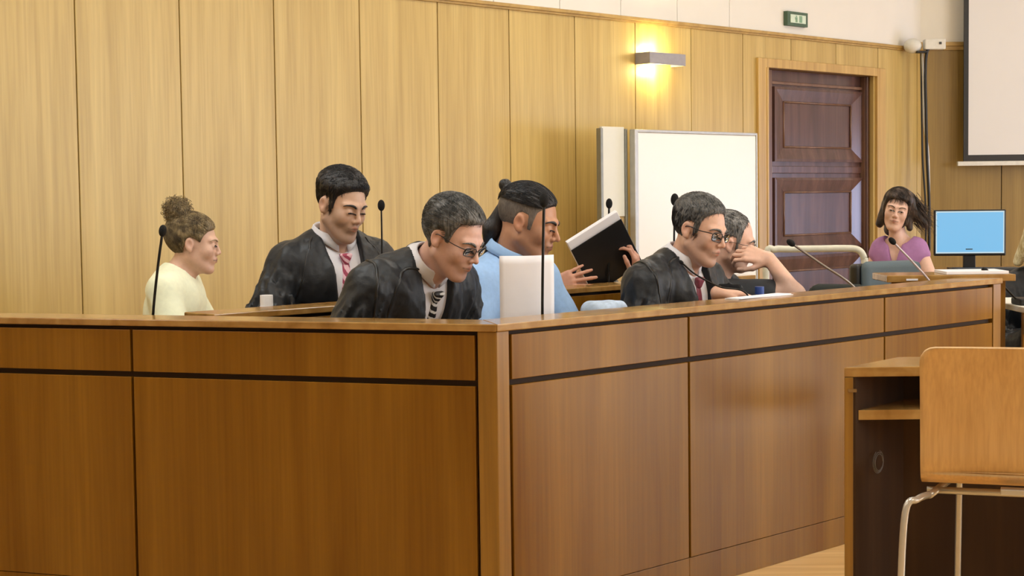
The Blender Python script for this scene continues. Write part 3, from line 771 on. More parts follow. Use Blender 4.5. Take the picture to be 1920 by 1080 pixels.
def hand_sdf(p, H):
    palm, caps, th = H
    d = None
    for a, b, ra, rb in palm:
        x = scone(p, a, b, ra, rb); d = x if d is None else smin(d, x, .012)
    f = None
    for i in range(0, len(caps), 3):
        g = None
        for a, b, ra, rb in caps[i:i + 3]:
            x = scone(p, a, b, ra, rb); g = x if g is None else smin(g, x, .004)
        d = smin(d, g, .006) if f is None else smin(d, g, .006); f = 1
    g = None
    for a, b, ra, rb in th:
        x = scone(p, a, b, ra, rb); g = x if g is None else smin(g, x, .005)
    return smin(d, g, .012)

def interp_z(y, tab):
    a = np.array(tab, float); return np.interp(y, a[:, 0], a[:, 1]).astype(f32)
SHORT = [(-.14, -.075), (-.055, -.070), (-.034, -.045), (-.026, .020), (-.010, .034), (.012, .030), (.018, -.018), (.030, -.018), (.036, .044), (.052, .064), (.075, .084), (.12, .092)]
class Person:
    def __init__(s, **k):
        s.__dict__.update(dict(skin='C99A7C', lip='B0705E', hs=1.0, P={}, bpitch=.12, sw=.175, gap=(-.045, -.19), build=1.0, h=.0032, lo=.0, stub=None, elbows=None, hands=None, leg=True, neckr=.054, neck_up=0, wid=1.0))
        s.__dict__.update(k)
        s.HF = Frame(s.head, s.yaw, s.pitch, s.roll, s.hs)
        by = s.byaw; bf = np.array([math.cos(by), math.sin(by), 0]); br = np.array([math.sin(by), -math.cos(by), 0])
        nb = getattr(s, 'nb', None)
        if nb is None: nb = np.array(s.head) + bf * s.gap[0] + np.array([0, 0, s.gap[1]])
        s.NB = np.array(nb, float)
        s.TF = Frame(s.NB, by, s.bpitch, getattr(s, 'broll', 0), s.build)
        s.hip = s.TF.W((0, -.0, -.50))
        T = s.TF; s.sh = {}; s.el = {}; s.wr = {}
        for n, sg in (('R', 1), ('L', -1)):
            s.sh[n] = T.W((sg * s.sw, -.012, -.072))
            e = (s.elbows or {}).get(n, (sg * (s.sw + .05), .06, -.33)); s.el[n] = np.array(e[1]) if e[0] == 'w' else T.W(e)
            e = (s.hands or {}).get(n, (sg * .10, .27, -.34)); s.wr[n] = np.array(e[1]) if e[0] == 'w' else T.W(e)
        s.hp = {}
        for n in 'RL':
            hd = (getattr(s, 'hpose', None) or {}).get(n)
            fd = s.wr[n] - s.el[n]
            if hd is None: hd = dict(f=fd, n=(0, 0, 1), b=[(.35, .5, .3)] * 4)
            sg = hd.get('side')
            if sg is None: sg = (-1 if n == 'R' else 1)
            s.hp[n] = hand_parts(s.wr[n], hd['f'], hd['n'], hd['b'], sg, hd.get('s', s.hs), hd.get('sp', .05), hd.get('th', (.5, .35)))
        s.org = np.array([s.hip[0], s.hip[1], s.lo])
        s.e = thing('person', tuple(s.org), s.label, 'person')
    # ---- body
    def torso(s, p, g=0.0, k=.05):
        q = s.TF.L(p); q2 = q.copy(); q2[..., 0] = np.abs(q[..., 0]); wd = s.wid
        d = sell(q2, (0, -.005, -.17), (.155 * wd + g, .098 + g, .16 + g))
        d = smin(d, sell(q2, (.055, .03, -.14), (.075 + g, .065 + g, .09 + g)), k)
        d = smin(d, sell(q2, (0, .012, -.36), (.140 * wd + g, .108 + g, .17 + g)), k)
        d = smin(d, sell(q2, (0, .0, -.50), (.165 * wd + g, .125 + g, .12 + g)), k)
        d = smin(d, scone(q2, (0, -.015, -.055), (s.sw - .01, -.012, -.075), .052 + g, .050 + g), k)
        d = smin(d, scone(q2, (0, -.022, -.0), (.10, -.02, -.045), .040 + g, .036 + g), .04)
        return d * s.build
    def body(s, p):
        d = np.full(len(p), 1.0, f32)
        dh = ssph(p, s.HF.c, .125 * s.hs)
        m = dh < .09
        x = dh.copy()
        if m.any(): x[m] = head_sdf(s.HF.L(p[m]), s.P) * s.hs
        n0 = s.HF.W((0, -.026, -.045)); n1 = s.TF.W((0, -.012, -.035))
        nk = scone(p, n0, n1, s.neckr * s.hs * .94, s.neckr * s.hs * 1.06)
        nk = smin(nk, scone(p, s.HF.W((0, .022, -.085)), s.TF.W((0, .025, -.03)), .026 * s.hs, .030 * s.hs), .03)
        d = smin(x, nk, .022)
        d = smin(d, s.torso(p) + .006, .03)
        for n in 'RL':
            a = scone(p, s.sh[n], s.el[n], .045, .037); b = scone(p, s.el[n], s.wr[n], .037, .0235)
            arm = smin(a, b, .02)
            w = s.wr[n]; mm = ssph(p, w, .0) < .24
            hd = ssph(p, w, .0) - .1
            if mm.any(): hd[mm] = hand_sdf(p[mm], s.hp[n])
            d = smin(d, smin(arm, hd, .016), .02)
        return d
    def colors(s, v):
        q = s.HF.L(v.astype(f32)); ax = np.abs(q[:, 0])
        c = np.tile(np.array(lin(s.skin)[:3], f32), (len(v), 1)); lp = np.array(lin(s.lip)[:3], f32)
        qq = q.copy(); qq[:, 0] = ax
        d = np.minimum(scone(qq, (0, .0990, -.0492), (.021, .088, -.0535), .0045, .002), scone(qq, (0, .098, -.0598), (.017, .090, -.0573), .0052, .002))
        w = np.clip(1 - d / .0025, 0, 1)[:, None]; c = c * (1 - w * .8) + lp * w * .8
        ml = scone(qq, (0, .104, -.0545), (.023, .090, -.0552), .0012, .0012); w = np.clip(1 - ml / .0025, 0, 1)[:, None]; c = c * (1 - .65 * w)
        red = np.array(lin('B8644C')[:3], f32)
        for cc, rr, k in (((0, .113, -.022), .013, .28), ((.042, .07, -.022), .022, .16), ((.082, -.012, 0), .03, .30)):
            w = np.clip(1 - ssph(qq, cc, 0) / rr, 0, 1)[:, None] * k; c = c * (1 - w) + red * w
        if s.stub:
            sc_, k = s.stub
            z = q[:, 2]; y = q[:, 1]
            w = np.clip((-.030 - z) / .02, 0, 1) * np.clip((y + .02) / .03, 0, 1) * np.clip((z + .15) / .02, 0, 1)
            w = np.maximum(w, np.clip(1 - np.abs(ax - .066) / .02, 0, 1) * np.clip((.012 - z) / .02, 0, 1) * (y > -.005) * (z > -.08))
            w = w * (d > .002); w = (w * k)[:, None]; c = c * (1 - w) + np.array(lin(sc_)[:3], f32) * w
        return c
    def build_body(s):
        pts = [s.HF.c, s.hip, *s.sh.values(), *s.el.values(), *s.wr.values()]
        lo = np.min(pts, 0) - .24; hi = np.max(pts, 0) + .22; lo[2] = s.TF.W((0, 0, -.60))[2] if lo[2] < .3 else lo[2]
        lo[2] = min(lo[2], min(s.wr['R'][2], s.wr['L'][2]) - .12)
        s.bnd = (lo, hi)
        o = sdf_obj('body', s.body, lo, hi, s.h, SKIN, s.e, s.org, s.colors)
        return o
    # ---- head details
    def local_obj(s, name, bm, mat):
        bmesh.ops.recalc_face_normals(bm, faces=bm.faces)
        Mx = Matrix([[*(s.HF.M[i] * s.hs), s.HF.c[i] - s.org[i]] for i in range(3)] + [[0, 0, 0, 1]])
        bm.transform(Mx); me = bpy.data.meshes.new(name); bm.to_mesh(me); bm.free()
        return link(name, me, mat, s.e, True)
    def face(s, brow, iris='3A2A1C', look=.0, openk=1.0, bz=.026, bt=.0044):
        fn = lambda P_: head_sdf(P_, s.P)
        hh = .0052 * openk; zc = .0045 - .010 * look
        def patch(name, mat, f, off, n=14, m=6):
            for sg in (-1, 1):
                pts = []
                for i in range(n + 1):
                    for j in range(m + 1):
                        x, z = f(-1 + 2 * i / n, -1 + 2 * j / m); pts.append((sg * (.0315 + x), .102 - .3 * max(0, x), zc + z))
                P_, g = project(fn, pts, 5); P_ = P_ + g * off
                bm = bmesh.new(); vs = [bm.verts.new(tuple(q)) for q in P_]
                for i in range(n):
                    for j in range(m): bm.faces.new((vs[i * (m + 1) + j], vs[(i + 1) * (m + 1) + j], vs[(i + 1) * (m + 1) + j + 1], vs[i * (m + 1) + j + 1]))
                r_ = bmesh.ops.extrude_face_region(bm, geom=bm.faces[:])
                for v in [q for q in r_['geom'] if isinstance(q, bmesh.types.BMVert)]: v.co.y -= .001
                s.local_obj(name, bm, mat)
        W_ = .0135
        patch('eye', EYEW, lambda u, v: (u * W_, v * hh * (1 - u * u) ** .6 - .0008 * u * u * 2), .0003)
        ir = min(.0052, hh * 1.02)
        patch('iris', plain_c('iris ' + iris, iris, .15), lambda u, v: (u * .0055 * (1 - .0 * v), v * ir * (1 - u * u) ** .5), .0006, 8, 4)
        for sg in (-1, 1):
            for up, r_ in ((1, .0021), (-1, .0008)):
                pts = [(sg * (.0315 + u * W_ * 1.05), .102 - .3 * max(0, u * W_), zc + up * hh * (1 - u * u) ** .6 - .0016 * u * u) for u in [-1 + k / 5 for k in range(11)]]
                P_, g = project(fn, pts, 5); bm = bmesh.new(); tube(bm, [tuple(a_ + b_ * .0005) for a_, b_ in zip(P_, g)], r_, 6); s.local_obj('eyelashes' if up > 0 else 'eye_line', bm, LASH if up > 0 else LINE)
            # crease above the lid
        for sg in (-1, 1):
            bm = bmesh.new(); rr = random.Random(5)
            pts = [(sg * .012, .0925, bz - .003), (sg * .022, .0925, bz + .002), (sg * .034, .087, bz + .004), (sg * .046, .076, bz + .001), (sg * .052, .069, bz - .004)]
            fn = lambda P_: head_sdf(P_, s.P)
            pr, g = project(fn, pts); pth = smooth_path([tuple(p + n_ * .0006) for p, n_ in zip(pr, g)], 4)
            n = len(pth); tube(bm, pth, [bt * (.75 + .25 * math.sin(PI * min(1, i / n * 1.6))) * (1 - .75 * (i / n) ** 3) for i in range(n)], 8)
            s.local_obj('eyebrow', bm, brow)
    def hairshell(s, mat, tab=SHORT, top=.014, side=.006, lump=.0025, extra=None, name='hair', h=.003, freq=60, cutx=None, fr=.9, ridge=.0012):
        lo = s.HF.c - .16 * s.hs; hi = s.HF.c + .17 * s.hs
        if extra is not None and extra.get('box'): lo = np.minimum(lo, extra['box'][0]); hi = np.maximum(hi, extra['box'][1])
        def shell(q):
            w = np.clip((q[:, 2] - .02) / .07, 0, 1); zl = interp_z(q[:, 1], tab); tp = np.clip((q[:, 2] - zl + .002) / .028, 0, 1)
            return head_core(np.stack([np.abs(q[:, 0]), q[:, 1], q[:, 2]], -1), s.P) - (side + (top - side) * w * w * (3 - 2 * w)) * (.30 + .70 * tp * (2 - tp))
        s.shell = shell
        def fn(p):
            q = s.HF.L(p); qa = q.copy(); qa[:, 0] = np.abs(q[:, 0])
            d = head_core(qa, s.P)
            w = np.clip((q[:, 2] - .02) / .07, 0, 1)
            th = side + (top - side) * w * w * (3 - 2 * w)
            th = th + lump * noise3(q * V3(1, .5, 1), freq, 3) + lump * .5 * noise3(q, freq * 2.7, 9)
            zl = interp_z(q[:, 1], tab)
            tp = np.clip((q[:, 2] - zl + .002) / .028, 0, 1); th = th * (.30 + .70 * tp * (2 - tp))
            th = th + ridge * noise3(q * V3(1, .22, .6), 330, 12) * tp
            d = d - th
            lim = (zl - q[:, 2]) * fr
            # temples: the hairline comes forward at the sides less than at the middle
            d = smax(d, lim, .006)
            if extra is not None: d = extra['fn'](p, q, d)
            return d * s.hs
        return sdf_obj(name, fn, lo, hi, h, mat, s.e, s.org)
    def strands(s, mat, n, r=.0008, seed=1, tab=SHORT, length=.05, flow=(0, 1, 0), zmin=-.2, name='hair_strands', side=(0, -.35, -1), jitter=.16, zflow=.075, region=None):
        """fine hairs that follow the hair shell; flow on the crown, side below zflow"""
        rr = np.random.RandomState(seed); d = rr.normal(size=(n * 4, 3)); d /= np.linalg.norm(d, axis=1)[:, None]
        q = (np.array((0, -.02, .04)) + d * np.array((.085, .105, .092))).astype(f32)
        keep = (q[:, 2] > interp_z(q[:, 1], tab) + .004) & (q[:, 2] > zmin)
        if region is not None: keep &= region(q)
        q = q[keep][:n]; n = len(q); lift = rr.uniform(-.0012, .0016, n).astype(f32)
        fn = lambda p_: s.shell(p_)
        K = 7; path = [project(fn, q, 4)[0]]; N_ = []
        jit = rr.normal(size=q.shape).astype(f32) * jitter; ln = (length * rr.uniform(.55, 1.1, n)).astype(f32)[:, None]
        for k in range(K):
            cur = path[-1]; g = project(fn, cur, 1)[1]; N_.append(g)
            w = np.clip((cur[:, 2] - zflow + .02) / .04, 0, 1)[:, None]
            t = np.array(flow, f32) * w + np.array(side, f32) * (1 - w) + jit; t = t - (t * g).sum(-1, keepdims=True) * g; t /= np.linalg.norm(t, axis=1, keepdims=True) + 1e-6
            path.append(project(fn, cur + t * (ln / K), 2)[0])
        N_.append(N_[-1])
        P = np.stack(path, 1); G = np.stack(N_, 1); P = P + G * lift[:, None, None]
        T = np.gradient(P, axis=1); T /= np.linalg.norm(T, axis=2, keepdims=True) + 1e-9; Bn = np.cross(T, G)
        rad = r * np.array([.5, .95, 1, 1, .95, .85, .6, .15], f32)[None, :, None]
        rings = np.stack([P + (G * math.cos(a_) + Bn * math.sin(a_)) * rad for a_ in (0, 2.094, 4.189)], 2)   # n,K+1,3,3
        V = rings.reshape(-1, 3); i0 = np.arange(n)[:, None, None] * (K + 1) * 3 + np.arange(K)[None, :, None] * 3; j = np.arange(3)[None, None, :]; j2 = (j + 1) % 3
        Q = np.stack([i0 + j, i0 + j2, i0 + 3 + j2, i0 + 3 + j], -1).reshape(-1, 4)
        return mesh_np(name, s.HF.W(V), Q, mat, s.e, s.org)
    def glasses(s, mat, y=.0995, z=.004, w=.0262, hh=.0175, r=.0014, lens=True):
        bm = bmesh.new()
        for sg in (-1, 1):
            pts = []
            for k in range(25):
                a = 2 * PI * k / 24; ex = .62
                cx = abs(math.cos(a)) ** ex * (1 if math.cos(a) >= 0 else -1); cz = abs(math.sin(a)) ** ex * (1 if math.sin(a) >= 0 else -1)
                x = sg * .032 + w * cx; pts.append((x, y - .25 * max(0, abs(x) - .02) , z + hh * cz))
            tube(bm, pts, r, 8, False)
            x1 = sg * (.032 + w)
            tube(bm, smooth_path([(x1, y - .25 * (abs(x1) - .02), z + hh * .6), (sg * .070, .078, z + hh * .65), (sg * .078, .045, .012), (sg * .0815, .0, .014), (sg * .080, -.018, .006), (sg * .078, -.028, -.012)], 5), r * .95, 8)
        tube(bm, [(-.009, y + .001, z + .004), (0, y + .006, z + .007), (.009, y + .001, z + .004)], r, 8)
        s.local_obj('glasses_frame', bm, mat)
        if lens:
            for sg in (-1, 1):
                bm = bmesh.new(); vs = []
                for k in range(24):
                    a = 2 * PI * k / 24; ex = .62
                    cx = abs(math.cos(a)) ** ex * (1 if math.cos(a) >= 0 else -1); cz = abs(math.sin(a)) ** ex * (1 if math.sin(a) >= 0 else -1)
                    x = sg * .032 + w * cx; vs.append(bm.verts.new((x, y - .25 * max(0, abs(x) - .02), z + hh * cz)))
                bm.faces.new(vs); r_ = bmesh.ops.extrude_face_region(bm, geom=bm.faces[:])
                for v in [g for g in r_['geom'] if isinstance(g, bmesh.types.BMVert)]: v.co.y += .001
                s.local_obj('lens', bm, LENS)
    # ---- clothing
    def cloth(s, name, mat, g=.012, h=.006, V=None, sleeves=(.062, .058, .05), sleeve_end=1.0, fold=.006, folds_freq=28, zlow=-.62, neck=.062, neckz=.0, seedf=1, skirt=False, sfold=0.0, sfreq=105, hollow=True):
        T = s.TF
        def fn(p):
            q = T.L(p); d = s.torso(p, g / s.build)
            if skirt:
                for sg in (-1, 1):
                    kn = s.knee(sg); d = smin(d, scone(p, s.TF.W((sg * .09, .02, -.50)), kn, .105 + g, .085 + g), .06)
            arms = None
            for n in 'RL':
                if sleeves is None: continue
                e = s.sh[n] + (s.el[n] - s.sh[n]) * min(1, sleeve_end)
                a = scone(p, s.sh[n], e, sleeves[0], sleeves[1] if sleeve_end >= 1 else sleeves[1])
                if sleeve_end >= 1:
                    w_ = s.el[n] + (s.wr[n] - s.el[n]) * min(1, (sleeve_end - 1) + .0001)
                    a = smin(a, scone(p, s.el[n], w_, sleeves[1], sleeves[2]), .04)
                    ax = nz(s.wr[n] - s.el[n]); end = (p - w_.astype(f32)) @ ax.astype(f32) + .0
                    end2 = np.where((p - s.el[n].astype(f32)) @ ax.astype(f32) > .02, end, -1.0)
                    a = smax(a, end2 - .012, .008)
                    rin = sleeves[2] - .010
                    inner = scone(p, w_ - ax * .05, w_ + ax * .08, rin * .8, rin); a = smax(a, -inner, .006)
                else:
                    ax = nz(s.el[n] - s.sh[n]); end = (p - e.astype(f32)) @ ax.astype(f32); near = ((p - s.sh[n].astype(f32)) @ ax.astype(f32)) > .02
                    a = smax(a, np.where(near, end, -1.), .006 if hollow else .035)
                    if hollow: a = smax(a, -scone(p, e - ax * .03, e + ax * .08, sleeves[1] - .012, sleeves[1] - .004), .006)
                arms = a if arms is None else np.minimum(arms, a)
            if arms is not None:
                if sfold:
                    u_ = np.clip((s.sh['R'][2] - p[:, 2]) / .08 + .3, .25, 1)
                    arms = arms + sfold * u_ * (np.abs(noise3(q * V3(1.3, 1.3, .35), sfreq, seedf + 2)) * 2 - .6) 
                d = smin(d, arms, .030)
            if fold:
                dn = fold * noise3(q * V3(1.8, 1.2, .4), folds_freq, seedf) + fold * .5 * np.abs(noise3(q * V3(1.5, 1, .7), folds_freq * 2.1, seedf + 4))
                d = d + dn
            if V is not None:
                vz, vw, top = V     # lowest point, half width at the neck
                wv = vw * np.clip((q[:, 2] - vz) / (top - vz), 0, 1.6) ** .9
                cut = np.maximum(np.abs(q[:, 0]) - wv, -(q[:, 1] - .0)); cut = np.maximum(cut, vz - q[:, 2])
                d = smax(d, -cut, .006)
            nk = scone(p, T.W((0, -.016, -.045 + neckz)), T.W((0, .02, .12)), neck, neck * 1.25)
            d = smax(d, -nk, .010)
            d = np.maximum(d, (zlow - q[:, 2]))
            return d
        s.__dict__['fn_' + name] = fn
        lo, hi = s.bnd; lo = lo.copy(); lo[2] = min(lo[2], s.lo + .40)
        lo -= .05; hi = hi + .05
        return sdf_obj(name, fn, lo, hi, h, mat, s.e, s.org, slack=.03)
    def knee(s, sg): return s.hip + s.dirf() * .36 + s.dirr() * sg * .12 + np.array([0, 0, (s.lo + .50) - s.hip[2]])
    def dirf(s): return np.array([math.cos(s.byaw), math.sin(s.byaw), 0])
    def dirr(s): return np.array([math.sin(s.byaw), -math.cos(s.byaw), 0])
    def trousers(s, mat, kl=.42):
        F_ = s.dirf(); Rr = s.dirr(); z0 = s.lo
        hp = s.hip + np.array([0, 0, 0]); 
        def fn(p):
            d = sell(s.TF.L(p), (0, 0, -.50), (.175, .135, .12))
            for sg in (-1, 1):
                a = s.TF.W((sg * .09, .02, -.52)); k_ = s.knee(sg); an = k_ - F_ * .12; an[2] = z0 + .10
                d = smin(d, scone(p, a, k_, .092, .066), .04); d = smin(d, scone(p, k_, an, .066, .052), .03)
            return d
        lo = np.minimum(s.hip, s.knee(1)) - .3; hi = np.maximum(s.hip, s.knee(1)) + .3; lo[2] = z0 + .05; hi[2] = s.hip[2] + .1
        sdf_obj('trousers', fn, lo, hi, .012, mat, s.e, s.org)
        for sg in (-1, 1):
            an = s.knee(sg) - F_ * .12; an[2] = z0
            def sh(p): return np.maximum(smin(scone(p, an + np.array([0, 0, .045]), an + F_ * .16 + np.array([0, 0, .03]), .045, .036), scone(p, an + np.array([0, 0, .05]), an + np.array([0, 0, .11]), .045, .05), .02), (z0 + .001 - p[:, 2]))
            sdf_obj('shoe', sh, an - .12, an + F_ * .16 + .12, .01, M['black'], s.e, s.org)
    def collar(s, mat, r=.064, h=.036, open_=.35, point=.055, drop=.03):
        """folded shirt collar round the neck, two points at the front"""
        T = s.TF; bm = bmesh.new(); n = 40; rows = []
        n1 = s.HF.W((0, -.02, -.08)); ax = T.L(n1[None].astype(f32))[0]; sl = ax / max(.02, ax[2])
        for i in range(n + 1):
            a = open_ * .35 + (2 * PI - open_ * .7) * i / n       # from the front round
            fr = min(i, n - i) / n; e = max(0, 1 - fr / .16)
            cx, cy = math.sin(a), math.cos(a)
            ln = drop + (point - drop) * e ** 1.3
            prof = [(r - .002, -.02), (r - .004, h * .8), (r - .001, h), (r + .004, h * .9), (r + .012, h - ln * .6), (r + .020, h - ln), (r + .0175, h - ln - .001), (r + .008, h - ln * .55), (r + .001, .0)]
            row = []
            for rad, z in prof:
                dz = -.022 * max(0, cy) - .0 + .010 * max(0, -cy)
                zz = z + dz + .022
                row.append(bm.verts.new((rad * cx * 1.0 + sl[0] * max(zz, 0), rad * cy * 1.02 - .014 + sl[1] * max(zz, 0), zz)))
            rows.append(row)
        for i in range(n):
            for j in range(len(rows[0])):
                k = (j + 1) % len(rows[0]); bm.faces.new((rows[i][j], rows[i + 1][j], rows[i + 1][k], rows[i][k]))
        bm.faces.new(rows[0][::-1]); bm.faces.new(rows[-1])
        bmesh.ops.recalc_face_normals(bm, faces=bm.faces)
        Mx = Matrix([[*(T.M[i] * T.s), T.c[i] - s.org[i]] for i in range(3)] + [[0, 0, 0, 1]]); bm.transform(Mx)
        me = bpy.data.meshes.new('collar'); bm.to_mesh(me); bm.free(); return link('collar', me, mat, s.e, True)
    def tie(s, mat, w0=.017, w1=.036, z0=-.045, z1=-.36, fnn='fn_shirt', kn=.018):
        T = s.TF; fn = s.__dict__[fnn]; rows = []; n = 16
        zs = [z0 + (z1 - z0) * i / n for i in range(n + 1)]
        for z in zs:
            f = (z - z0) / (z1 - z0); w_ = w0 * .62 + (w1 - w0 * .62) * f ** .8
            for j in range(7):
                u = -1 + j / 3; rows.append(T.W((u * w_, .16, z)))
        P = np.array(rows, f32); Fd = T.D((0, 1, 0)).astype(f32)
        for _ in range(40): P = P - Fd * np.clip(fn(P) - .004, -.02, .02)[:, None] * .8
        m_ = n + 1; bm = bmesh.new()
        u_ = np.tile(np.linspace(-1, 1, 7), m_)
        P = P + Fd * (.004 * (1 - u_ ** 2))[:, None]
        # smooth each column
        G = P.reshape(m_, 7, 3)
        for _ in range(6): G[1:-1] = (G[:-2] + 2 * G[1:-1] + G[2:]) / 4
        vs = [[bm.verts.new(tuple(G[i, j] - s.org)) for j in range(7)] for i in range(m_)]
        for i in range(m_ - 1):
            for j in range(6): bm.faces.new((vs[i][j], vs[i][j + 1], vs[i + 1][j + 1], vs[i + 1][j]))
        rr = bmesh.ops.extrude_face_region(bm, geom=bm.faces[:])
        for v in [g for g in rr['geom'] if isinstance(g, bmesh.types.BMVert)]: v.co -= Vector(T.D((0, .004, 0)))
        o = bmo('tie', bm, mat, s.e, True)
        k = np.array(G[0, 3]) ; 
        def kf(p):
            q = (p - (k + T.D((0, .0, .004))).astype(f32)) @ T.M.astype(f32); wz = kn * (1 + q[:, 2] / .04)
            return sbox(np.stack([q[:, 0] * kn / np.clip(wz, .008, 1), q[:, 1], q[:, 2]], -1), (0, 0, 0), (kn, .010, .020), .008)
        sdf_obj('tie_knot', kf, k - .05, k + .05, .003, mat, o, s.org)
        return o
    def piping(s, path, mat, fnn, r=.0035, name='piping', off=-.0015):
        fn = s.__dict__[fnn]; P, g = project(fn, [s.TF.W(q) for q in path], 8)
        pth = smooth_path([tuple(a) for a in P], 6); P2, g2 = project(fn, [tuple(a) for a in pth], 5)
        bm = bmesh.new(); tube(bm, [tuple(a + b * off - s.org) for a, b in zip(P2, g2)], r, 8)
        return bmo(name, bm, mat, s.e, True)
_pc = {}
def plain_c(name, c, rough, dark=1.0):
    if name not in _pc:
        cc = lin(c); h_ = [max(0, min(1, v * dark)) for v in cc[:3]]
        mt, nt, b = new_mat(name); b.inputs['Base Color'].default_value = (*h_, 1); b.inputs['Roughness'].default_value = rough; _pc[name] = mt
    return _pc[name]
LASH = plain_c('lash', '1A1210', .6); LINE = plain_c('lid line', '7A4A3C', .6)
SKIN = skin_mat('skin'); EYEW = plain_c('eye white', 'D8CFC8', .2); LENS = glass('spectacle lens', (.97, .98, 1))

# ------------------------------------------------------------------ fabrics
def robe_mat(name, c='101216', rough=.48):
    mt = plain(name, c, rough, noise=.25, nscale=60, sheen=.09, bump=.35, spec=.42); return mt
ROBE = robe_mat('black robe cloth', '080D14', .50)
SATIN = plain('black satin trim', '040405', .4)
SHIRT = plain('white shirt', 'DAD8DE', .8, noise=.02, bump=.1, nscale=80)
TROU = plain('dark trousers', '1A1B22', .85)
def stripe_mat(name, c1, c2, freq, ang=0, duty=.5, c3=None):
    mt, nt, b = new_mat(name); L = nt.links.new
    tc = nt.nodes.new('ShaderNodeTexCoord'); mp = nt.nodes.new('ShaderNodeMapping'); mp.inputs['Rotation'].default_value = (0, ang, .6)
    wv = nt.nodes.new('ShaderNodeTexWave'); wv.inputs['Scale'].default_value = freq; wv.inputs['Distortion'].default_value = .6; wv.inputs['Detail Scale'].default_value = 4
    L(tc.outputs['Object'], mp.inputs[0]); L(mp.outputs[0], wv.inputs['Vector'])
    r = nt.nodes.new('ShaderNodeValToRGB'); r.color_ramp.interpolation = 'LINEAR'
    r.color_ramp.elements[0].position = duty - .06; r.color_ramp.elements[1].position = duty + .06
    r.color_ramp.elements[0].color = lin(c1); r.color_ramp.elements[1].color = lin(c2)
    L(wv.outputs['Fac'], r.inputs['Fac']); L(r.outputs['Color'], b.inputs['Base Color']); b.inputs['Roughness'].default_value = .5
    return mt
BLACKHAIR = hair_mat('black hair', '0B0A0B', '262326')
GREYHAIR = hair_mat('dark grey hair', '26241F', '6E6C6A', .5)
SALT = hair_mat('salt and pepper hair', '3C3B3A', '8D8B88', .55)
BROWN = hair_mat('light brown curly hair', '54442C', '94805A', .55)
DBROWN = hair_mat('dark brown hair', '1A110C', '4A3628', .45)
BLOND = hair_mat('blonde hair', 'B49C64', 'EADFB8', .45)
def yawdeg(d): return R(d)

# -------- man with the greying hair and glasses (front row)
p = Person(label='man in black robe with greying swept-back hair and glasses, reading with bowed head', head=at(850, 447, Y=4.80), yaw=R(-33), pitch=R(29), roll=R(0), byaw=R(-42), bpitch=R(38), hs=.95,
           gap=(-.115, -.095), skin='CFA594', P=dict(nose=1.05), stub=('8C7468', .18),
           elbows={'R': (.25, .08, -.30), 'L': (-.25, .12, -.28)}, hands={'R': (.10, .28, -.26), 'L': (-.06, .33, -.20)})
m3 = p; p.build_body(); p.face(GREYHAIR, look=.4, openk=.55)
T3 = [(-.14, -.085), (-.055, -.085), (-.034, -.055), (-.026, .000), (-.010, .034), (.012, .028), (.018, .0), (.030, .0), (.034, .045), (.040, .070), (.075, .088), (.12, .10)]
p.hairshell(GREYHAIR, T3, top=.016, side=.011, lump=.003, freq=45); p.strands(GREYHAIR, 2600, tab=T3, length=.055, flow=(0, -1, .1), side=(0, -1, -.35), seed=3)
p.glasses(plain('dark spectacle frame', '221C1C', .3), r=.0016, hh=.014)
p.cloth('shirt', SHIRT, g=.008, sleeves=None, fold=.002, neck=.056)
p.cloth('robe', ROBE, g=.030, V=(-.34, .058, -.01), sleeves=(.075, .088, .095), sleeve_end=1.85, fold=.009, sfold=.013, folds_freq=62, neck=.061, skirt=True, seedf=2)
p.collar(SHIRT, r=.061); p.tie(stripe_mat('black white striped tie', '101014', 'D8D8D8', 30, .2, .72), w1=.036)
p.piping([(.055, .03, .035), (.12, .02, .03), (.165, .06, -.05), (.17, .12, -.16), (.16, .16, -.30)], SATIN, 'fn_robe', r=.005)
p.piping([(.19, -.1, .0), (.21, -.02, .02), (.225, .05, -.04), (.22, .10, -.15)], SATIN, 'fn_robe', r=.005)
p.trousers(TROU)

# -------- tall man with the pink tie (second row)
p = Person(label='tall man in black robe with short dark hair, white shirt and pink patterned tie', head=at(641, 386, Y=5.5), yaw=R(-45), pitch=R(20), roll=R(-3), byaw=R(-58), bpitch=R(8), hs=.95,
           gap=(-.055, -.130), skin='D0AA92', P=dict(long=.004, jaw=1.1), stub=('6A5C58', .42), sw=.165, wid=1.0,
           elbows={'R': (.29, .06, -.30), 'L': (-.27, .08, -.30)}, hands={'R': (.12, .30, -.36), 'L': (-.10, .32, -.36)})
p.build_body(); p.face(BLACKHAIR, look=.35, openk=.55)
p.hairshell(BLACKHAIR, SHORT, top=.020, side=.005, lump=.0028, freq=55); p.strands(BLACKHAIR, 2600, length=.024, flow=(.1, .6, .5), seed=5, jitter=.3)
p.cloth('shirt', SHIRT, g=.008, sleeves=None, fold=.002, neck=.058)
p.cloth('robe', ROBE, g=.032, V=(-.44, .066, .0), sleeves=(.072, .085, .095), sleeve_end=1.8, fold=.009, sfold=.013, folds_freq=62, neck=.062, skirt=True, seedf=5)
p.collar(SHIRT, r=.061, open_=.6); p.tie(stripe_mat('pink patterned tie', 'A23C58', 'E8BCC8', 26, .5, .5), w1=.040)
p.piping([(.10, .02, .02), (.15, .08, -.10), (.155, .12, -.22), (.13, .15, -.36)], SATIN, 'fn_robe', r=.004)
p.piping([(-.10, .02, .02), (-.15, .08, -.10), (-.155, .12, -.22), (-.13, .15, -.36)], SATIN, 'fn_robe', r=.004)
p.trousers(TROU)

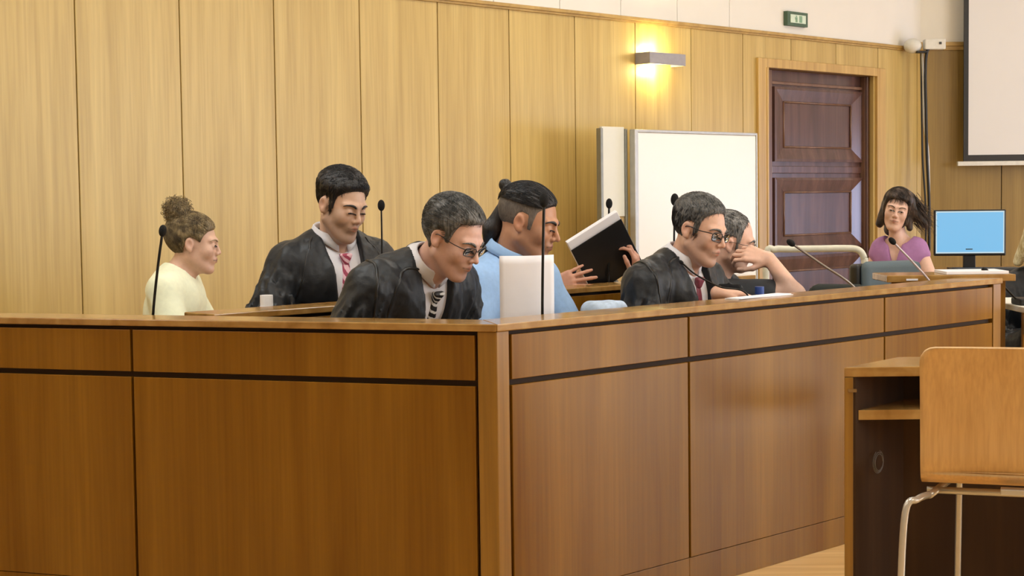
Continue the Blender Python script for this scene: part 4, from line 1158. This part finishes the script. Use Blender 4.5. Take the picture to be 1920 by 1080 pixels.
# -------- woman in pale yellow, hair bun
p = Person(label='woman in a pale yellow top, curly light brown hair in a high bun, in profile', head=at(364, 458, Y=6.3), yaw=R(5), pitch=R(8), roll=R(0), byaw=R(-5), bpitch=R(12), hs=.95,
           gap=(-.055, -.105), build=.93, sw=.165, skin='DAB098', P=dict(jaw=.85, nose=.85), neckr=.047, wid=.95,
           elbows={'R': (.22, .10, -.28), 'L': (-.22, .10, -.28)}, hands={'R': (.08, .30, -.34), 'L': (-.08, .30, -.34)})
w1 = p; p.build_body(); p.face(BROWN, look=.05, openk=1.1, bt=.0026)
TW = [(-.14, -.065), (-.06, -.062), (-.036, -.04), (-.026, .020), (-.010, .030), (.014, .022), (.03, .012), (.040, .040), (.055, .06), (.078, .072), (.12, .08)]
def bun(pp, q, d):
    b = ssph(q, (0, -.085, .130), .046) + .007 * noise3(q, 130, 4) + .004 * noise3(q, 260, 5)
    return smin(d, b, .02)
p.hairshell(BROWN, TW, top=.012, side=.011, lump=.003, freq=70, extra=dict(fn=bun, box=(p.HF.W((-.1, -.2, 0)) - .1, p.HF.W((0.1, 0, .22)) + .1)))
bm = bmesh.new(); rr = random.Random(4)
for k in range(420):                       # curls of the bun
    d = Vector((rr.gauss(0, 1), rr.gauss(0, 1), rr.gauss(0, 1))).normalized(); c = Vector((0, -.085, .130)) + d * rr.uniform(.038, .052)
    a = d.orthogonal().normalized(); b_ = d.cross(a); r0 = rr.uniform(.007, .014); ph = rr.uniform(0, 6)
    tube(bm, [c + (a * math.cos(ph + t * .7) + b_ * math.sin(ph + t * .7)) * r0 + d * (.0035 * t - .010) for t in range(9)], .0009, 5, False)
p.local_obj('hair_bun_curls', bm, BROWN)
p.strands(BROWN, 3200, tab=TW, length=.06, flow=(0, -.9, .3), side=(0, -.8, .55), seed=8, jitter=.22)
bm = bmesh.new()
for k in range(46):                        # loose wisps
    x = rr.choice((-1, 1)) * rr.uniform(.03, .078); q0 = Vector((x * .9, rr.uniform(-.09, -.02), rr.uniform(.0, .11)))
    dr = Vector((rr.gauss(0, .5), rr.gauss(-.3, .6), rr.gauss(.2, .8))).normalized()
    tube(bm, [q0 + dr * (.007 * t) + Vector((math.sin(t * 1.3 + k), math.cos(t + k), math.sin(t * .9))) * .003 for t in range(7)], .0006, 4, False)
p.local_obj('hair_wisps', bm, BROWN)
p.cloth('blouse', plain('pale yellow cotton', 'EFF2D4', .85, noise=.04, bump=.15, nscale=60), g=.016, sleeves=(.060, .075, .06), sleeve_end=.9, fold=.009, neck=.056, neckz=.008, seedf=8)
p.trousers(TROU)

# -------- man in the light blue shirt, top knot
p = Person(label='man in a light blue polo shirt with shaved sides and black top knot, looking down', head=at(992, 418, Y=5.22), yaw=R(-18), pitch=R(18), roll=R(0), byaw=R(-38), bpitch=R(14), hs=.98,
           gap=(-.065, -.125), skin='BA886A', lip='8E5448', P=dict(nose=1.1, jaw=1.08), stub=('5A4438', .35), sw=.185, wid=1.1, neckr=.060,
           elbows={'R': (.24, .10, -.28), 'L': (-.25, .12, -.28)}, hands={'R': (.06, .32, -.30), 'L': (-.05, .33, -.30)})
p.build_body(); p.face(BLACKHAIR, look=.35, openk=.6, bt=.005)
FADE = hair_mat('shaved dark hair', '4E4640', '71675E', .7, scale=500)
p.hairshell(FADE, SHORT, top=.003, side=.002, lump=.0004, name='shaved_sides')
def knot(pp, q, d):
    d = smax(d, .062 - q[:, 2] - .25 * np.abs(q[:, 1] + .02) * 0, .006)
    b = ssph(q, (0, -.118, .096), .021) + .002 * noise3(q, 200, 4)
    t = scone(q, (0, -.085, .088), (0, -.112, .094), .018, .010)
    return smin(d, smin(b, t, .01), .01)
p.hairshell(BLACKHAIR, SHORT, top=.011, side=.007, lump=.001, freq=80, extra=dict(fn=knot, box=(p.HF.W((-.05, -.17, 0)) - .08, p.HF.W((.05, -.1, .14)) + .08)), name='top_hair')
p.strands(BLACKHAIR, 1600, length=.05, flow=(0, -1, .0), side=(0, -1, .1), seed=17, zmin=.062, jitter=.06, name='top_hair_strands')
def tail(pp, q, d):
    t = scone(q, (0, -.098, .03), (0, -.118, -.06), .022, .030); t = smin(t, scone(q, (0, -.118, -.06), (.0, -.115, -.13), .030, .018), .02)
    return t + .003 * noise3(q * V3(1, 1, .3), 160, 6)
p.hairshell(BLACKHAIR, SHORT, extra=dict(fn=tail, box=(p.HF.W((-.05, -.17, -.17)) - .05, p.HF.W((.05, -.05, .08)) + .05)), name='ponytail')
POLO = plain('light blue cotton', '96B8E2', .85, noise=.05, bump=.25, nscale=70)
p.cloth('polo_shirt', POLO, g=.016, sleeves=(.066, .072, .06), sleeve_end=.85, fold=.008, neck=.062, neckz=.005, seedf=3)
p.collar(POLO, r=.072, open_=1.0, point=.05, drop=.034)
p.trousers(TROU)

# -------- man with the red tie
p = Person(label='man in black robe with short grey hair, dark glasses, white shirt and dark red tie', head=at(1313, 433, Y=5.47), yaw=R(-40), pitch=R(17), roll=R(-4), byaw=R(-38), bpitch=R(16), hs=.94,
           gap=(-.075, -.115), skin='D0A48C', P=dict(jaw=1.08), stub=('7A6A66', .34), sw=.185, wid=1.06,
           elbows={'R': (.25, .08, -.30), 'L': (-.26, .12, -.26)}, hands={'R': (.10, .30, -.30), 'L': ('w', at(1345, 549, Y=5.33))},
           hpose={'L': dict(f=(.9, .35, -.06), n=(.05, -.1, 1), b=[(.3, .5, .3), (.3, .5, .3), (.35, .5, .3), (.4, .6, .3)], side=1, sp=.10)})
SH6 = [(a, b + .010 if a > .03 else b) for a, b in SHORT]
m6 = p; p.build_body(); p.face(GREYHAIR, look=.35, openk=.6)
p.hairshell(GREYHAIR, SH6, top=.014, side=.006, lump=.0022, freq=60); p.strands(SALT, 1500, tab=SH6, length=.026, flow=(.5, .7, .1), seed=12, zmin=.06); p.strands(BLACKHAIR, 1300, tab=SH6, region=lambda q: q[:, 2] < .075, length=.022, flow=(.5, .7, .1), seed=13, zmin=-.2)
p.glasses(plain('black spectacle frame', '120E10', .3), r=.0019, hh=.016)
p.cloth('shirt', SHIRT, g=.008, sleeves=None, fold=.002, neck=.058)
p.cloth('robe', ROBE, g=.032, V=(-.42, .064, .0), sleeves=(.075, .090, .10), sleeve_end=1.8, fold=.009, sfold=.013, folds_freq=62, neck=.062, skirt=True, seedf=9)
p.collar(SHIRT, r=.061, open_=.5); p.tie(plain('dark red tie', '7A3440', .5, noise=.2, nscale=120), w1=.036)
p.piping([(.07, .02, .03), (.13, .03, .03), (.17, .07, -.06), (.175, .13, -.18), (.165, .16, -.32)], SATIN, 'fn_robe', r=.005)
p.piping([(.18, -.1, .0), (.21, -.02, .01), (.22, .06, -.05), (.215, .12, -.18)], SATIN, 'fn_robe', r=.005)
p.trousers(TROU)

# -------- man leaning his cheek on his hand
hc = at(1369, 453, Y=5.98)
p = Person(label='man in black with glasses leaning his cheek on his hand, bare forearm on the bench', head=hc, yaw=R(0), pitch=R(14), roll=R(10), byaw=R(-30), bpitch=R(18), hs=.92,
           gap=(-.06, -.13), skin='DEB29C', P=dict(nose=1.0), stub=('6A625E', .4), sw=.175,
           elbows={'R': ('w', at(1490, 553, Y=5.76)), 'L': (-.22, .12, -.28)}, hands={'R': ('w', at(1443, 486, Y=5.80)), 'L': (-.02, .32, -.30)},
           hpose={'R': dict(f=(-.9, .15, .25), n=(.25, -.85, .45), b=[(.5, .9, .4), (.45, .9, .5), (.5, .9, .5), (.6, .9, .5)], th=(.6, .3))})
m7 = p; p.build_body(); p.face(GREYHAIR, look=.4, openk=.4)
p.hairshell(SALT, [(a, b + .034 if a > .03 else b) for a, b in SHORT], top=.004, side=.003, lump=.0006)
p.strands(GREYHAIR, 1200, r=.0007, tab=[(a, b + .034 if a > .03 else b) for a, b in SHORT], length=.02, flow=(.3, .8, .1), seed=21)
p.glasses(plain('thin spectacle frame', '5A5250', .3, .5), r=.0011, hh=.014)
p.cloth('jacket', plain('dark grey cloth', '23262B', .75, noise=.2, bump=.1), g=.022, sleeves=(.066, .056, .05), sleeve_end=.86, fold=.008, neck=.062, seedf=6, skirt=False, hollow=False)
p.trousers(TROU)

# -------- person bowed behind the binder
p = Person(label='person in a black robe whose bowed head is hidden behind the open black binder', head=at(1118, 492, Y=6.5), yaw=R(-60), pitch=R(35), roll=R(0), byaw=R(-60), bpitch=R(20), hs=.92,
           gap=(-.09, -.10), skin='C4917A', build=.9, h=.004,
           elbows={'R': (.24, .10, -.22), 'L': (-.24, .10, -.20)},
           hands={'R': ('w', at(1032, 534, Y=6.10)), 'L': ('w', at(1192, 520, Y=6.26))},
           hpose={'R': dict(f=(.95, -.1, .25), n=(0, -1, .15), b=[(.12, .12, .1), (.12, .15, .1), (.15, .15, .1), (.2, .2, .1)], sp=.16, th=(.7, .1), side=1),
                  'L': dict(f=(.0, -.25, 1), n=(1, -.3, 0), b=[(.5, .8, .5)] * 4, th=(.6, .3), side=-1)})
p5 = p; p.build_body(); p.hairshell(DBROWN, SHORT, top=.012, side=.008)
p.cloth('robe', ROBE, g=.028, sleeves=(.07, .08, .075), sleeve_end=1.75, fold=.009, sfold=.013, folds_freq=62, neck=.060, skirt=True, seedf=4)
p.trousers(TROU)

# -------- woman in purple
p = Person(label='woman in a purple sleeveless top with long dark brown hair blowing to the side', head=at(1681, 394, Y=8.1), yaw=R(-105), pitch=R(6), roll=R(-12), byaw=R(-122), bpitch=R(4), hs=.86,
           gap=(-.03, -.145), skin='D8B09C', build=.76, sw=.125, P=dict(jaw=.85, nose=.8), neckr=.047, wid=.92, h=.0036,
           elbows={'R': (.20, .04, -.30), 'L': (-.23, .02, -.30)}, hands={'R': (.06, .26, -.40), 'L': (-.08, .26, -.40)})
p.build_body(); p.face(DBROWN, look=.1, openk=1.0, bt=.003)
TL = [(-.14, -.12), (.02, -.12), (.030, -.10), (.038, .0), (.048, .045), (.065, .068), (.085, .072), (.12, .09)]
def longh(pp, q, d):
    r_ = scone(q, (.072, -.005, .02), (.080, .005, -.10), .022, .022)
    l_ = scone(q, (-.060, -.03, .07), (-.118, -.03, -.01), .040, .032); l_ = smin(l_, scone(q, (-.118, -.03, -.01), (-.215, -.02, -.075), .032, .018), .02)
    l2 = scone(q, (-.070, -.02, .03), (-.095, -.0, -.09), .022, .018)
    b_ = scone(q, (0, -.07, .0), (0, -.07, -.12), .06, .05)
    return smin(smin(smin(smin(d, r_, .02), l_, .03), b_, .03), l2, .02) + .003 * noise3(q * V3(1, 1, .35), 150, 2)
p.hairshell(DBROWN, TL, top=.014, side=.010, extra=dict(fn=longh, box=(p.HF.W((-.25, 0, -.15)) - .12, p.HF.W((.1, 0, .0)) + .12)))
p.strands(DBROWN, 2600, tab=TL, region=lambda q: (q[:, 1] < .015) | (q[:, 2] > .07), length=.045, flow=(-.5, .3, -.3), side=(-.1, .1, -1), seed=31, jitter=.2)
bm = bmesh.new(); rr = random.Random(9)
for k in range(230):                       # blown locks towards the monitor
    u = rr.random(); q0 = Vector((-.045 - .05 * rr.random(), -.03 + rr.uniform(-.03, .03), .11 - .12 * u)); L_ = rr.uniform(.10, .20); ds = Vector((-1, rr.uniform(-.25, .25), -.55 - .5 * rr.random())).normalized()
    tube(bm, [q0 + ds * L_ * t / 6 + Vector((0, 0, .010 * math.sin(t * .9 + k))) for t in range(7)], [.0016, .0017, .0016, .0014, .0011, .0008, .0004], 4, False)
p.local_obj('hair_strands', bm, DBROWN)
PUR = plain('purple cotton', 'A070A0', .8, noise=.05, bump=.15, nscale=60)
p.cloth('top', PUR, g=.012, sleeves=(.050, .054, .05), sleeve_end=.35, hollow=False, fold=.003, neck=.066, neckz=-.0, V=(-.19, .055, .0), seedf=7)
bm = bmesh.new(); ellip(bm, tuple(p.TF.W((.012, .118, -.155)) - p.org), (.012, .008, .012)); bmo('pendant', bm, M['black'], p.e, True)
p.trousers(TROU)

# -------- blonde person cut by the right edge
p = Person(label='person with blonde hair in black clothing, cut off by the right edge', head=at(1963, 448, Y=6.9), yaw=R(-100), pitch=R(25), roll=R(0), byaw=R(-95), bpitch=R(14), hs=1.0,
           gap=(-.07, -.17), skin='C99882', sw=.17, h=.005, elbows={'R': (.24, .08, -.28), 'L': (-.24, .08, -.28)}, hands={'R': (.1, .26, -.26), 'L': (-.1, .26, -.26)})
def longb(pp, q, d):
    for sg in (-1, 1): d = smin(d, scone(q, (sg * .07, -.02, .02), (sg * .11, -.02, -.12), .028, .022), .02)
    return smin(d, scone(q, (0, -.07, .0), (0, -.08, -.15), .065, .07), .03) + .003 * noise3(q * V3(1, 1, .35), 150, 2)
p.build_body(); p.hairshell(BLOND, TL, top=.016, side=.012, extra=dict(fn=longb, box=(p.HF.W((-.12, -.1, -.2)) - .05, p.HF.W((.12, 0, .0)) + .05)))
p.cloth('robe', ROBE, g=.030, sleeves=(.085, .09, .09), sleeve_end=1.8, fold=.009, sfold=.013, folds_freq=62, neck=.062, skirt=True, seedf=12)
p.trousers(TROU)

# ------------------------------------------------------------------ chairs of the sitters
seatm = plain('dark blue upholstery', '2A3440', .85)
def sitter_chair(P, label):
    f = P.dirf(); x, y = P.hip[0], P.hip[1]
    z = P.TF.W((0, 0, -.62))[2]
    t = thing('office_chair', (x - f[0] * .02, y - f[1] * .02, 0), label, 'chair', P.byaw - PI / 2)
    zs = .42
    box('seat', (-.2, .2, -.2, .2, zs - .06, zs), seatm, t, .02)
    tubeo('column', [(0, 0, .06), (0, 0, zs - .06)], .025, M['black'], t)
    for k in range(5):
        a = k * 2 * PI / 5 + .3; tubeo('leg', [(0, 0, .09), (math.cos(a) * .25, math.sin(a) * .25, .02)], [.022, .016], M['black'], t)
    return t

# ------------------------------------------------------------------ papers, binder, bottle
def sheet(name, c, u, v, n_bend, mat, label, cat, th=.0006, bend=.01):
    c = Vector(c); u = Vector(u); v = Vector(v); nn = u.cross(v).normalized(); bm = bmesh.new(); N_ = 12; g = []
    for off in (0, th):
        g.append([[bm.verts.new(c + u * (i / N_ - .5) + v * (j / N_) + nn * (off + bend * math.sin(PI * i / N_) + n_bend * (j / N_) ** 2)) for j in range(N_ + 1)] for i in range(N_ + 1)])
    for k in (0, 1):
        for i in range(N_):
            for j in range(N_): bm.faces.new((g[k][i][j], g[k][i + 1][j], g[k][i + 1][j + 1], g[k][i][j + 1]))
    for i in range(N_):
        for j in (0, N_): bm.faces.new((g[0][i][j], g[0][i + 1][j], g[1][i + 1][j], g[1][i][j])); bm.faces.new((g[0][j][i], g[0][j][i + 1], g[1][j][i + 1], g[1][j][i]))
    o = bmo(name, bm, mat, None, True); return tag(o, label, cat)
c = at(988, 600, Y=4.80); s_ = 4.80 / F_PX
sheet('paper_sheet', (c[0], c[1], .7215), (102 * s_, .05, 0.0), (.004, -.03, .302), -.01, M['paper'], 'upright blank white sheet of paper held in front of the man in light blue', 'paper', bend=.012)
# open binder: black cover outside, thick white pages
c = at(1122, 478, Y=6.16); t = thing('binder', tuple(c), 'open black binder with thick white pages held up to read', 'binder')
s_ = 6.16 / F_PX
uu = Vector((112 * s_, .04, 66 * s_ + .004)); vv = Vector((34 * s_, .10, -105 * s_))
ub, vb = uu.normalized(), (vv - uu * (vv.dot(uu) / uu.length_squared)).normalized(); nb = ub.cross(vb)
def obb(name, c0, du, dv, dn, mat):
    bm = bmesh.new(); bx(bm, -du / 2, du / 2, 0, dv, 0, dn, .002)
    bm.transform(Matrix(((ub.x, vb.x, nb.x, c0.x), (ub.y, vb.y, nb.y, c0.y), (ub.z, vb.z, nb.z, c0.z), (0, 0, 0, 1)))); return bmo(name, bm, mat, t)
sg = 1 if nb.y > 0 else -1
top_mid = Vector(at(1118, 440, Y=6.16)) - Vector(c)
obb('cover', top_mid, .232, .22, .004, M['black']).location = (0, 0, 0)
obb('page_block', top_mid + nb * .006 * sg - vb * .034, .230, .235, .022 * sg, M['paper'])
# papers in front of the man with the red tie
def flat_papers(cx, cy, w_, d_, rz, z, label, n=3):
    t = thing('paper_stack', (cx, cy, z), label, 'papers', rz)
    for k in range(n):
        bm = bmesh.new(); bx(bm, -w_ / 2, w_ / 2, -d_ / 2, d_ / 2, .0022 * k, .0022 * k + .002)
        bm.transform(Matrix.Rotation(.06 * k, 4, 'Z')); bmo('sheet', bm, M['paper'], t)
x, y = bench_xy(1.30, .095)
flat_papers(x, y, .30, .055, R(45), .8625, 'white papers on the bench edge in front of the man with the red tie', 2)
q = at(1424, 552, Y=5.5)
t = thing('water_bottle', (q[0], q[1], .72), 'small clear water bottle with a blue cap behind the bench edge', 'bottle')
bm = bmesh.new(); tube(bm, [(0, 0, 0), (0, 0, .004), (0, 0, .10), (0, 0, .125), (0, 0, .135)], [.028, .030, .030, .015, .013], 20); bmo('bottle_body', bm, M['glass'], t, True)
bm = bmesh.new(); tube(bm, [(0, 0, .134), (0, 0, .160)], .016, 20); bmo('cap', bm, plain('blue cap', '34509A', .4), t)
q = at(500, 572, Y=5.28)
t = thing('bottle', (q[0], q[1], .72), 'white-capped bottle on the second bench in front of the tall man', 'bottle')
bm = bmesh.new(); tube(bm, [(0, 0, 0), (0, 0, .004), (0, 0, .11), (0, 0, .13)], [.026, .028, .028, .022], 20); bmo('bottle_body', bm, plain('pale bottle', 'C8C4C8', .3), t, True)
bm = bmesh.new(); tube(bm, [(0, 0, .13), (0, 0, .165)], .0215, 20); bmo('cap', bm, plain('white cap', 'F0F0F2', .4), t)
bm = bmesh.new(); tube(bm, [(0, 0, .112), (0, 0, .128)], [.0285, .024], 20); bmo('label_band', bm, plain('brown band', '8A6A60', .4), t)
# pale blue bundle
q = at(1130, 580, Y=4.72)
def bun_(p):
    x = (p - V3(q[0], q[1], .797)); c_, s2 = math.cos(R(45)), math.sin(R(45))
    l = np.stack([x[:, 0] * c_ + x[:, 1] * s2, -x[:, 0] * s2 + x[:, 1] * c_, x[:, 2]], -1)
    return sbox(l, (0, 0, 0), (.072, .05, .077), .03) + .005 * noise3(p, 60, 3) + .002 * noise3(p, 150, 3)
q[0], q[1] = bench_xy(.735, .27)
o = sdf_obj('cloth_bundle', bun_, (q[0] - .15, q[1] - .15, .70), (q[0] + .15, q[1] + .15, .90), .005, plain('pale blue cloth', 'A8B8CC', .8, noise=.15, nscale=60, bump=.3), None, (0, 0, 0))
tag(o, 'pale blue-grey crumpled bundle behind the bench edge, right of the light blue shirt', 'bundle')
